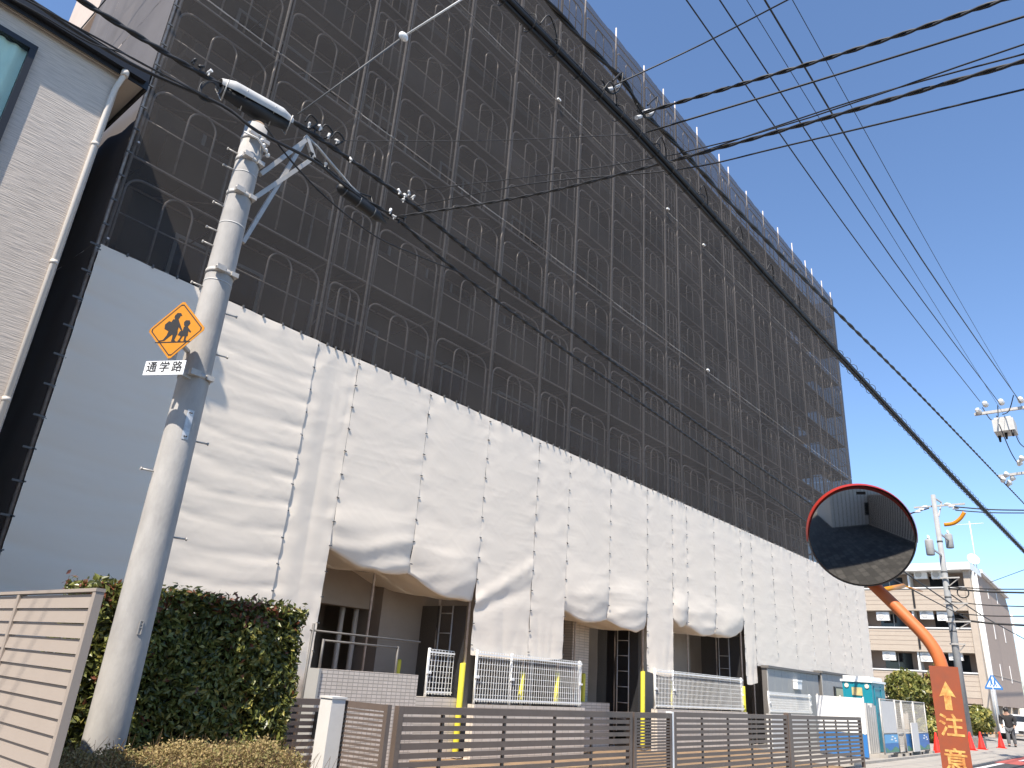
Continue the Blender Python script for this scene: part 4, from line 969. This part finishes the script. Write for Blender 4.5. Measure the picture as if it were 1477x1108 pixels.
def ac(u, v):
    p = atx(u, v, AX + .35); y, z = p.y, p.z
    a = MB().box(AX + .2, AX + .5, y - .42, y + .42, z - .3, z + .3).build('air_conditioner', M['white_metal'], f)
    MB().tube([(AX + .199, y + .12, z), (AX + .17, y + .12, z)], .22, 16).build('fan_grille', M['cover_grey'], a)
for u, v in ((1328, 829), (1353, 829), (1274, 889), (1337, 887), (1362, 889), (1283, 946), (1338, 948), (1379, 946)): ac(u, v)
MB().box(AX + .02, AX + 1.2, AY + .402, 32, 1.93, 2.28).build('beam', M['apt_brown'], f)
for y in (AY + 5, AY + 10, AY + 15): MB().box(AX + .1, AX + .6, y, y + .5, 0, 1.93).build('column', M['apt'], f)
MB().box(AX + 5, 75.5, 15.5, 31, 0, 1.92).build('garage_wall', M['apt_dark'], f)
for x in (64.8, 68.2, 71.6): MB().box(x, x + .5, AY, AY + .5, 0, 1.93).build('column', M['apt'], f)
for x in (AX + .4, AX + 1.5): MB().tube([(x, AY - .1, 0), (x, AY - .1, 10.5)], .10, 10).build('drainpipe', M['white_metal'], f)
MB().tube([(75.7, AY - .1, 0), (75.7, AY - .1, 9.2)], .09, 8).build('drainpipe', M['white_metal'], f)
for u, v0, v1 in ((1424, 851, 863), (1436, 853, 870), (1433, 901, 921), (1447, 904, 926), (1442, 958, 981), (1456, 961, 985)):
    p, q = at(u, v0, AY - .01), at(u + 1, v1, AY - .01); MB().box(p.x - .07, p.x + .07, AY - .03, AY - .002, q.z, p.z).build('slit_window', M['white_metal'], f)
MB().box(AX + 1, 75.5, AY - .02, AY - .002, 3.9, 3.96).build('string_course', M['apt'], f)
d = atx(1404, 806, 62.5); t = thing('satellite_dish', 'white satellite dish on the roof corner of the far flats', 'satellite dish', (d.x, d.y, 11.05))
dn = Vector((-.75, -.55, .35)).normalized(); da = dn.cross(Vector((0, 0, 1))).normalized(); db = da.cross(dn)
mb = MB(); mb.grid(20, 6, lambda u, v: d + (da * math.cos(6.2832 * u) + db * math.sin(6.2832 * u)) * .42 * v - dn * (.10 * (1 - v * v))); mb.build('dish', M['white_metal'], t)
MB().tube([(d.x + .1, d.y + .05, 11.05), (d.x + .1, d.y + .05, d.z)], .04, 8).build('mast', M['galv'], t)
e = atx(1398, 752, 63); tag(MB().tube([(e.x, e.y, 11.0), (e.x, e.y, e.z)], .035, 6).tube([(e.x, e.y - .9, e.z - .2), (e.x, e.y + .9, e.z - .2)], .02, 5).build('antenna', M['white_metal']), 'thin antenna mast on the roof of the far flats', 'antenna')

# ------------------------------------------------------------------ trees and bushes down the road
def bush(name, label, cat, c, rad, n, size, mats, wts, seed, trunk=True, grp=None):
    t = thing(name, label, cat, (c[0], c[1], 0.02), grp); c = Vector(c); P = []; N = []
    for i in range(n):
        d = Vector(rng.normal(0, 1, 3)).normalized(); lump = 1 + .28 * noise.noise(d * 2.1 + Vector((seed, 0, 0))) + .15 * noise.noise(d * 5 + Vector((0, seed, 0)))
        r = lump * (1 - abs(rng.normal(0, .16)))
        P.append(c + Vector((d.x * rad[0], d.y * rad[1], d.z * rad[2])) * r); N.append(d)
    mb = MB(); leaves(mb, P, N, size, len(mats), .8, wts); mb.build('crown', mats, t)
    mb = MB(); mb.tube([(c.x, c.y, 0), (c.x + .05, c.y, c.z * .5), (c.x, c.y, c.z + rad[2] * .3)], [.09 * rad[0], .07 * rad[0], .02], 7)
    for k in range(6):
        a = k * 1.05; mb.tube([(c.x, c.y, c.z * .5), (c.x + math.cos(a) * rad[0] * .6, c.y + math.sin(a) * rad[1] * .6, c.z + rad[2] * .2)], [.04 * rad[0], .01], 5)
    mb.build('trunk', M['bark'], t); return t
G = [M['leaf_mid'], M['leaf_dark'], M['leaf_yellow']]
bush('round_tree', 'round clipped green tree behind the mesh gate panels', 'tree', (45, 10.75, 2.25), (1.0, 1.0, .95), 2600, .13, G, (.62, .2, .18), 3)
bush('reddish_tree', 'reddish green tree just left of the orange plate', 'tree', (47, 9.6, 2.0), (.85, .8, 1.5), 2600, .13, [M['leaf_mid'], M['leaf_red'], M['leaf_yellow']], (.45, .25, .3), 8)
bush('bush', 'pale green bush to the right of the orange plate', 'bush', (52, 8.9, 1.05), (1.5, .8, .75), 2200, .13, [M['leaf_mid'], M['leaf_yellow'], M['leaf_dark']], (.45, .4, .15), 12)
bush('bush', 'low yellowish bush at the foot of the reddish tree', 'bush', (41, 8.9, .6), (1.8, .6, .5), 1800, .12, [M['leaf_mid'], M['leaf_yellow'], M['leaf_dark']], (.45, .4, .15), 17)
bush('bush', 'dark low bush behind the mesh gate panels under the round tree', 'bush', (38, 10.8, .9), (2.4, .6, .8), 2200, .13, [M['leaf_dark'], M['leaf_mid'], M['leaf_yellow']], (.5, .4, .1), 21)
t = thing('far_house', 'distant house with dark tiled roof at the right edge', 'house', (112, 17, 0))
MB().box(98, 116, 15.5, 26, 0, 7.2).build('wall', M['apt'], t)
mb = MB(); mb.add([(97.4, 15, 7.2), (116.6, 15, 7.2), (116.6, 27, 7.2), (97.4, 27, 7.2), (97.4, 21, 10.2), (116.6, 21, 10.2)], [(0, 1, 5, 4), (2, 3, 4, 5), (0, 4, 3), (1, 2, 5), (3, 2, 1, 0)]); mb.build('roof', M['shed_dark'], t)
for x in (100, 104, 108, 112):
    for z in (1.2, 4.4): MB().box(x, x + 1.6, 15.46, 15.498, z, z + 1.4).build('window', M['glass_dark'], t)
for y in (17, 21): MB().box(97.96, 97.998, y, y + 1.6, 4.4, 5.8).build('window', M['glass_dark'], t)

# ------------------------------------------------------------------ pole with transformers beyond the mirror
P2 = Vector((45.0, 8.2, 0)); M['far_pole'] = mat('far_pole', (.33, .335, .335), .8, .2, 4)
t = thing('utility_pole', 'far pale utility pole with two can transformers behind the mirror', 'utility pole', P2)
MB().tube([(45, 8.2, 0), (45, 8.2, 12.4)], [.20, .12], 18).build('shaft', M['far_pole'], t)
def can(u, v, lab=None):
    p = at(u, v, 8.2); mb = MB(); mb.tube([p - Vector((0, 0, .42)), p - Vector((0, 0, .38)), p + Vector((0, 0, .30)), p + Vector((0, 0, .38))], [.17, .2, .2, .16], 14)
    c = mb.build('transformer', M['far_pole'], t); mb = MB()
    for k in (-.12, .12): mb.tube([p + Vector((k, 0, .36)), p + Vector((k, 0, .58))], [.05, .03], 8)
    mb.build('bushing', M['porcelain'], c); mb = MB(); mb.bar(p, (45, 8.2, p.z), .07, .08); mb.build('hanger', M['galv'], c)
can(1341, 789); can(1369, 780)
mb = MB(); mb.bar(at(1350, 730, 8.2) + Vector((0, 1.1, 0)), at(1350, 730, 8.2) - Vector((0, 1.4, 0)), .09, .09); mb.bar(at(1347, 718, 8.2), at(1358, 725, 8.0), .07, .07); mb.bar(at(1358, 725, 8.0), at(1354, 745, 8.1), .06, .06); mb.build('crossarm', M['galv'], t)
for k, (u, v) in enumerate([(1333, 735), (1328, 738), (1338, 731), (1362, 728), (1368, 731), (1374, 734)]):
    p = atx(u, v, 45); MB().tube([p, p + Vector((0, .12 if u < 1345 else -.12, .02)), p + Vector((0, .3 if u < 1345 else -.3, 0))], [.05, .075, .05], 8).build('insulator', M['porcelain'], t)
for z, l in ((7.9, .7), (6.6, .9), (5.7, .9), (4.6, .5)): mb = MB(); mb.bar((45 - .2, 8.2 - l, z), (45 - .2, 8.2 + .2, z), .06, .07); mb.bar((45 - .2, 8.2 - l, z), (45, 8.2, z - .5), .04, .04); mb.build('bracket', M['galv'], t)
for z in (5.2, 5.9, 6.9, 8.2, 9.8): MB().tube([(45, 8.2, z), (45, 8.2, z + .08)], .21 - z * .006, 14).build('band', M['rubber_grey'], t)

# pole just beyond the right edge of the picture; its arms reach into view
t = thing('utility_pole', 'utility pole arms with box switch and white insulators at the right edge', 'utility pole', (28.6, 1.45, 0))
MB().tube([(28.6, 1.45, 0), (28.6, 1.45, 12.6)], [.2, .12], 18).build('shaft', M['galv'], t)
z3 = 11.12
mb = MB(); mb.bar((28.55, 1.2, z3), (28.55, 3.55, z3), .09, .09); mb.build('crossarm', M['galv'], t); mb = MB(); mb.bar((28.55, 1.2, 8.95), (28.55, 3.2, 8.85), .08, .08); mb.build('crossarm', M['galv'], t)
bx = at(1443, 606, 2.75)
mb = MB(); mb.box(28.0, 28.75, 2.42, 3.02, bx.z - .30, bx.z + .12); mb.box(28.06, 28.69, 2.48, 2.96, bx.z + .122, bx.z + .2); sw = mb.build('box_switch', M['cover_grey'], t)
for k, y in enumerate((2.5, 2.72, 2.94)): MB().tube([(28.05 + .25 * k, y, bx.z - .30), (28.03 + .25 * k, y, bx.z - .52)], [.05, .03], 8).build('bushing', M['rubber'], sw)
for u, v, y in ((1421, 583, 3.28), (1444, 580, 2.72), (1472, 577, 2.15), (1411, 593, 3.4)):
    p = at(u, v, y); mb = MB(); mb.tube([p + Vector((-.22, 0, -.05)), p + Vector((-.1, 0, 0)), p, p + Vector((.1, 0, 0)), p + Vector((.2, 0, 0))], [.05, .09, .07, .10, .05], 10); mb.build('insulator', M['porcelain'], t)
for u, v, y in ((1452, 685, 2.9), (1447, 692, 2.95), (1461, 690, 2.8), (1456, 697, 2.9), (1474, 662, 2.3), (1471, 668, 2.4)):
    p = at(u, v, y); mb = MB(); mb.tube([p + Vector((-.12, 0, .05)), p, p + Vector((.14, .05, -.02))], [.04, .09, .05], 9); mb.build('insulator', M['porcelain'], t)
mb = MB()
for a, c in (((1417, 588, 3.3), (1437, 606, 2.9)), ((1439, 585, 2.75), (1437, 600, 2.8)), ((1462, 570, 2.2), (1446, 598, 2.7)), ((1441, 612, 2.8), (1470, 672, 2.5)), ((1460, 615, 2.7), (1477, 645, 2.2))):
    p, q = at(*a), at(*c); m_ = p.lerp(q, .5) + Vector((0, 0, -.2)); mb.tube(smooth([p, m_, q], 5), .016, 5)
mb.build('jumper_wire', M['rubber'], t)

# ------------------------------------------------------------------ overhead cables
def catenary(p, q, sag, n=40): return [p.lerp(q, i / n) + Vector((0, 0, -4 * sag * (i / n) * (1 - i / n))) for i in range(n + 1)]
def extend(pts, a=0, b=0):
    p = [Vector(q) for q in pts]
    if a: p = [p[0] + (p[0] - p[1]).normalized() * a] + p
    if b: p = p + [p[-1] + (p[-1] - p[-2]).normalized() * b]
    return p
def pd(u, v, dist): return CAMPOS + (CAMROT @ Vector((u - 738.5, 554 - v, -1054.81))).normalized() * dist
CG = 'overhead cables'
def cable(label, pts, r, m='rubber', a=0, b=0, name='cable', n=6, seg=5):
    mb = MB(); mb.tube(extend(smooth(pts, seg) if len(pts) > 2 else pts, a, b), r, n); return tag(mb.build(name, M[m]), label, 'cable', CG)
def twisted(label, pts, r, amp, period, a=0, b=0, m='rubber', strands=2):
    path = extend(smooth(pts, 8) if len(pts) > 2 else pts, a, b); fine = []
    for i in range(len(path) - 1):
        k = max(1, int((path[i + 1] - path[i]).length / (period / 8)))
        fine += [path[i].lerp(path[i + 1], j / k) for j in range(k)]
    mb = MB(); s = 0; rows = [[] for _ in range(strands)]; prev = fine[0]
    for p in fine:
        s += (p - prev).length; d = (p - prev).normalized() if (p - prev).length else Vector((1, 0, 0)); prev = p
        e = d.cross(Vector((0, 0, 1))).normalized(); g = Vector((0, 0, 1))
        for q in range(strands):
            ph = 2 * math.pi * (s / period + q / strands); rows[q].append(p + (e * math.cos(ph) + g * math.sin(ph)) * amp)
    for w in rows: mb.tube(w, r, 5)
    return tag(mb.build('twisted_cable', M[m]), label, 'cable', CG)
# A: the thick lashed bundle along the road
YA = 2.7
A_pts = [at(735, 0, YA), at(873, 142, YA), at(950, 223, YA), at(1155, 451, YA), at(1300, 607, YA), at(1387, 700, YA), at(1477, 794, YA)]
t = thing('cable_bundle', 'thickest black lashed cable bundle crossing in front of the netting', 'cable', A_pts[0], CG)
pa = extend(smooth(A_pts, 8), 6, 10)
for k, (dy, dz, r) in enumerate(((0, .0, .017), (.026, -.030, .021), (-.022, -.036, .019), (.004, -.064, .017), (.0, .034, .011))):
    MB().tube([p + Vector((0, dy, dz + .006 * fnoise(i * .35, k))) for i, p in enumerate(pa)], r, 7).build('strand', M['rubber'], t)
mb = MB(); s_ = 0; last = pa[0]; x = pa[0].x; nloop = 0
xs = np.arange(pa[0].x + .2, pa[-1].x, .30)
axp = np.array([p.x for p in pa]); azp = np.array([p.z for p in pa])
for i, x in enumerate(xs):
    z = float(np.interp(x, axp, azp)) - .02; r = .060 + .014 * rng.random()
    mb.tube([(x + .05 * j / 10, YA + r * math.cos(j * .66), z + r * math.sin(j * .66)) for j in range(11)], .0045, 4)
mb.build('lashing_ring', M['rubber'], t, 'stuff')
mb = MB()
for x in np.arange(2.2, 9, .85):
    z = float(np.interp(x, axp, azp)); pts = [(x, YA - .02, z + .03), (x + .06, YA - .05, z + .12 + .04 * rng.random()), (x + .18, YA - .03, z + .10), (x + .24, YA, z)]
    mb.tube(smooth(pts, 4), .006, 4)
mb.build('tie_loop', M['rubber'], t, 'stuff')
twisted('long wavy black cable just above the thickest cable bundle', [at(788, 0, 2.72), at(846, 64, 2.72), at(900, 118, 2.74), at(927, 160, 2.74), at(977, 210, 2.76), at(1058, 298, 2.8), at(1133, 375, 2.84), at(1203, 446, 2.88), at(1330, 573, 2.95), at(1447, 695, 3.0)], .014, .013, .9, 3, 14)
for lab, q, r in (('lowest of the three thick overhead wires at upper right', [(990, 0, 3.62), (1255, 375, 3.42), (1411, 576, 3.28)], .0115), ('middle of the three thick overhead wires at upper right', [(1038, 0, 3.3), (1288, 375, 2.95), (1441, 581, 2.7)], .0115), ('highest of the three thick overhead wires at upper right', [(1103, 0, 2.2), (1330, 375, 2.16), (1471, 579, 2.13)], .012),
                  ('faint thin wire between the left two thick overhead wires', [(1077, 0, 2.5), (1308, 375, 2.5), (1434, 576, 2.6)], .005), ('rightmost faint thin wire at upper right', [(1143, 0, 2.0), (1365, 400, 2.05), (1463, 568, 2.1)], .005)):
    cable(lab, [at(*p) for p in q], r, 'rubber', 30 if 'faint' not in lab else 6, .3 if 'faint' not in lab else 6, 'overhead_wire')
# service drops that fan out to the upper right
twisted('upper twisted service cable rising to the top right corner', [at(927, 163, 2.7), pd(1200, 82, 6.6), pd(1447, 0, 6.2)], .010, .009, .35, 0, 5)
cable('thin straight wire rising from the cable bundle to the top edge', [at(882, 125, 2.7), pd(1010, 65, 7.0), pd(1136, 0, 6.6)], .0065, 'rubber', 0, 5, 'service_wire')
cable('second service cable from the top, ending at the right edge', [at(932, 191, 2.7), pd(1200, 110, 6.8), pd(1477, 24, 6.4)], .0085, 'rubber', 0, 5, 'service_wire')
twisted('thickest twisted service cable running left to right under the fan', [at(572, 313, 6.95), pd(760, 283, 9.2), pd(950, 237, 8.0), pd(1153, 181, 7.2), pd(1477, 88, 6.4)], .012, .009, .5, 0, 5)
cable('fine wire close above the thickest twisted service cable', [at(600, 275, 6.95), pd(977, 222, 7.9), pd(1477, 64, 6.3)], .0065, 'rubber', 0, 5, 'service_wire')
cable('fine wire between the top fine wire and the twisted service cable', [pd(977, 231, 8), pd(1230, 146, 7), pd(1477, 78, 6.3)], .0065, 'rubber', .1, 5, 'service_wire')
cable('lowest service wire of the fan, well apart from the others', [at(600, 297, 6.95), pd(775, 264, 9.0), pd(977, 245, 8.0), pd(1136, 210, 7.2), pd(1477, 129, 6.4)], .0075, 'rubber', 0, 5, 'service_wire')
cable('thin level wire from the near pole bracket to the cable bundle', [at(487, 203, 6.98), pd(700, 203, 8.6), at(932, 193, 2.72)], .005, 'rubber', 0, 0, 'service_wire')
# loops and clamps where the drops leave the bundle
t = thing('drop_clamp', 'cable loops and pale clamps on the thickest cable bundle', 'clamps', at(880, 128, 2.7))
for (u, v) in ((868, 115), (918, 150)):
    for k in range(2): MB().tube(smooth([at(u, v + 8 * k, 2.7), at(u + 14, v + 20, 2.68), at(u + 26, v + 12, 2.66), at(u + 30, v - 10, 2.68), at(u + 16, v + 2, 2.7)], 6), .009, 5).build('loop', M['rubber'], t)
for (u, v) in ((880, 128), (888, 124), (922, 168), (932, 160), (938, 164)): MB().tube([at(u - 4, v + 2, 2.7), at(u + 5, v - 1, 2.7)], [.02, .016], 7).build('clamp', M['porcelain'], t)
# guy wire with its ball insulator
t = thing('guy_wire', 'thin pale guy wire with a white ball insulator above the near pole', 'wire', at(430, 165, 6.98), CG)
g0, g1, g2 = at(430, 165, 6.98), at(582, 53, 6.2), at(665, 0, 5.8)
MB().tube([g0, g1], .012, 6).build('lower_wire', M['rubber_grey'], t); MB().tube(extend([g1, g2], 0, 8), .014, 6).build('upper_wire', M['cover_grey'], t); MB().ball(g1, .062, 12, sc=(1.2, .8, 1)).build('insulator', M['porcelain'], t)
# lines over the near pole
YJ = 7.0
twisted('upper black line from the top left past the near pole to the mirror', [at(115, 0, YJ), at(205, 56, YJ), at(305, 115, YJ), at(430, 180, YJ), at(585, 288, YJ), at(681, 366, YJ), at(800, 460, YJ), at(1000, 607, YJ), at(1172, 729, YJ), at(1300, 822, 7.6), at(1382, 878, 8.0)], .022, .014, .5, 6, 0)
twisted('lower black line from the near pole bracket to behind the mirror', [at(452, 228, YJ), at(520, 283, YJ), at(575, 318, YJ), at(633, 370, YJ), at(716, 434, YJ), at(800, 495, YJ), at(980, 621, YJ), at(1152, 745, YJ), at(1290, 836, 7.6), at(1395, 892, 8.1)], .018, .012, .5)
cable('sagging black line from the house eaves past the near pole top', [at(44, 0, 6.9), at(110, 45, 6.9), at(205, 100, 6.9), at(320, 152, 6.85), at(372, 190, 6.75), at(452, 232, 6.8), at(490, 262, 6.9), at(560, 316, 7)], .019, 'rubber', 5)
cable('thin slack line below the near pole bracket', [at(382, 182, 6.8), at(420, 232, 6.85), at(470, 285, 6.9), at(540, 340, 6.95), at(600, 368, 7), at(660, 392, 7)], .011, 'rubber')
cable('thin black line running above the house gutter', [at(38, 0, 6.7), at(90, 28, 6.7), at(160, 66, 6.75), at(205, 92, 6.8), at(300, 140, 6.85)], .010, 'rubber', 4)
cable('slack line sagging in front of the house roof corner', [at(20, 0, 6.5), at(60, 22, 6.5), at(130, 62, 6.55), at(175, 76, 6.6), at(225, 102, 6.7), at(300, 142, 6.8)], .008, 'rubber', 4)
cable('thin line crossing the top left corner steeply', [at(152, 0, 13.0), at(114, 45, 14.0)], .012, 'rubber', 3, 0)
# cable cover, closure, coils and clamps near the pole head
t = thing('cable_cover', 'long pale half-round cable cover above the near pole top', 'cable cover', at(365, 150, YJ))
ca, cb_ = at(316, 120, YJ), at(418, 176, YJ); dd = (cb_ - ca).normalized(); sd = dd.cross(Vector((0, 0, 1))).normalized(); ud = sd.cross(dd)
mb = MB()
def cov(u, v, o=0):
    a = math.pi * (-.16 + 1.32 * v); tp = .62 + .38 * min(1, 6 * u, 6 * (1 - u)); r = (.14 + o) * tp; return ca.lerp(cb_, u) + sd * (math.cos(a) * r) + ud * (math.sin(a) * r * .85 - .02)
mb.grid(24, 12, cov); mb.grid(24, 12, lambda u, v: cov(u, v, -.006)); mb.build('shell', M['cover_grey'], t)
mb = MB(); mb.tube([ca.lerp(cb_, .03) - ud * .06, ca.lerp(cb_, .5) - ud * .09, ca.lerp(cb_, .97) - ud * .06], [.07, .11, .07], 10); mb.build('splice_body', M['rubber'], t)
mb = MB()
for s in (.05, .3, .7, .95): mb.tube([ca.lerp(cb_, s) + sd * .14, ca.lerp(cb_, s) - ud * .205, ca.lerp(cb_, s) - sd * .14], .008, 5)
mb.build('strap', M['galv'], t)
t = thing('splice_closure', 'long black splice closure hanging right of the near pole bracket', 'cable closure', at(520, 295, YJ))
ca, cb_ = at(487, 268, YJ), at(556, 322, YJ); mb = MB(); mb.tube([ca, ca.lerp(cb_, .08), ca.lerp(cb_, .8), cb_], [.03, .075, .075, .012], 12); mb.build('body', M['rubber'], t)
mb = MB()
for s in (.12, .4, .7): mb.tube([ca.lerp(cb_, s), ca.lerp(cb_, s + .02)], .081, 12)
mb.build('rib', M['rubber_grey'], t)
mb = MB(); mb.tube([at(500, 272, YJ), at(535, 284, YJ)], .012, 5); mb.tube([at(535, 284, YJ), at(543, 312, YJ)], .014, 5); mb.build('hanger', M['rubber'], t)
t = thing('line_clamps', 'cluster of pale line clamps along the lines near the pole head', 'clamps', at(446, 180, YJ))
for (u, v) in ((446, 180), (455, 186), (462, 184), (474, 196), (486, 203), (450, 222), (470, 236), (474, 244), (576, 276), (584, 281), (590, 278), (582, 288), (596, 284), (563, 304), (568, 312), (575, 318), (583, 314), (506, 230), (280, 88), (290, 96), (302, 104)):
    c_ = at(u, v, YJ - .04); e_ = Vector(rng.normal(0, 1, 3)).normalized() * .035; mb = MB(); mb.tube([c_ - e_, c_ - e_ * .4, c_ + e_ * .4, c_ + e_], [.010, .020, .017, .022], 7); mb.bar(c_, c_ + Vector((.0, 0, -.05)), .012, .02); mb.build('clamp', (M['porcelain'], M['cover_grey'], M['rubber'])[int(rng.integers(3))], t)
for (u, v) in ((440, 176), (462, 190), (478, 200)): MB().tube(smooth([at(u, v, YJ), at(u + 8, v - 10, YJ - .05), at(u + 18, v + 2, YJ - .05), at(u + 6, v + 10, YJ)], 5), .012, 5).build('loop', M['rubber'], t)
t = thing('cable_coil', 'loose black cable coil left of the pale cable cover', 'cable coil', at(300, 130, 6.9))
for k in range(4): MB().tube(smooth([at(318, 150, 6.9), at(298 - 3 * k, 142, 6.88), at(290, 130 - 3 * k, 6.9), at(302 + k, 118, 6.9), at(316, 122 + 2 * k, 6.9)], 6), .007, 5).build('turn', M['rubber'], t)
ya, yb = at(1268, 852, 7.4), at(1303, 845, 7.2); t = thing('cable_guard', 'yellow tube guard on the lines just right of the mirror edge', 'cable guard', ya)
MB().tube([ya, yb], .085, 10).build('tube', M['sign_yellow'], t); MB().tube([yb, at(1330, 853, 7.3)], .03, 6).build('tail', M['sign_yellow'], t)
# far cables at the second pole
fc = [('upper black far wire from the far pole to the right edge', (1376, 731), (1477, 736), .035), ('second black far wire from the far pole to the right edge', (1378, 736), (1477, 740), .03), ('third black far wire from the far pole to the right edge', (1366, 846), (1477, 850), .03), ('thick black far wire below the dish to the right edge', (1368, 849), (1477, 855), .05), ('grey far wire across the middle of the gable end', (1372, 868), (1477, 875), .03), ('black far wire low across the gable end', (1378, 893), (1477, 902), .055), ('far wire near the low one, across the gable end', (1380, 885), (1477, 889), .03)]
for lab, a, c, r in fc: cable(lab, [atx(*a, 44.9), atx((a[0] + c[0]) / 2, (a[1] + c[1]) / 2 + 1.5, 44.9), atx(*c, 44.9)], r, 'rubber', 0, 6, 'far_wire')
cable('far black wires leaving the far pole towards the mirror', [atx(1340, 733, 45), atx(1310, 742, 45), atx(1280, 754, 45)], .04, 'rubber', 0, 6, 'far_wire')
cable('far diagonal wire down from the far pole across the gable end', [at(1372, 858, 8.1), at(1420, 890, 8.3), at(1465, 915, 8.4)], .035, 'rubber', 0, 10, 'far_wire')
cable('thin far wire slanting up to the right edge above the gable', [at(1428, 840, 9.2), at(1477, 822, 6.0)], .02, 'rubber', 0, 4, 'far_wire')
yc = [atx(1362, 757, 44.8), atx(1375, 755, 44.8), atx(1385, 748, 44.8), atx(1391, 739, 44.8)]
tag(MB().tube(smooth(yc, 5), .10, 8).build('cable_guard', M['sign_yellow']), 'curved yellow cable guard on the far pole', 'cable guard')
mb = MB()
for k in range(14): a = 2 * math.pi * k / 13; 
ring = [atx(1389, 855, 44.7) + Vector((0, .26 * math.cos(2 * math.pi * k / 14), .26 * math.sin(2 * math.pi * k / 14))) for k in range(15)]
tag(MB().tube(ring, .03, 6).build('cable_coil', M['rubber']), 'ring of coiled cable right of the far pole', 'cable coil')

# ------------------------------------------------------------------ what stands behind the camera (seen in the mirror)
t = thing('house', 'beige house across the forecourt, seen only in the mirror', 'house', (-7, -5, 0))
MB().box(-13, -3.4, -11, -.6, 0, 8.5).build('wall', M['plaster'], t); MB().box(-13.4, -3.0, -11.4, -.2, 8.502, 8.8).build('roof', M['black_metal'], t)
for y in np.arange(-10.6, -.7, .42): MB().box(-3.398, -3.37, y, y + .03, .02, 8.45).build('joint_batten', M['shed_dark'], t)
for y in (-9, -5.5): MB().box(-3.398, -3.36, y, y + 1.3, 1.1, 2.5).build('window', M['glass_dark'], t)
t = thing('house', 'house closing the street far behind the camera, seen only in the mirror', 'house', (-34, 4, 0))
MB().box(-42, -30, -.1, 9, 0, 8).build('wall', M['apt_brown'], t); MB().box(-42.3, -29.6, -.4, 9.3, 8.002, 8.4).build('roof', M['black_metal'], t)
for y in (1, 4, 7): MB().box(-29.998, -29.96, y - .6, y + .6, 1.2, 3).build('window', M['glass_dark'], t)
t = thing('garage', 'grey ribbed garage behind the forecourt, seen only in the mirror', 'garage', (-.5, -6, 0))
MB().box(-3.2, 3.5, -10, -4.6, 0, 3.4).build('wall', M['plaster'], t)
for k in range(26): MB().box(-3.2 + k * .26, -3.12 + k * .26, -4.598, -4.56, .1, 3.3).build('rib', M['shed_dark'], t)
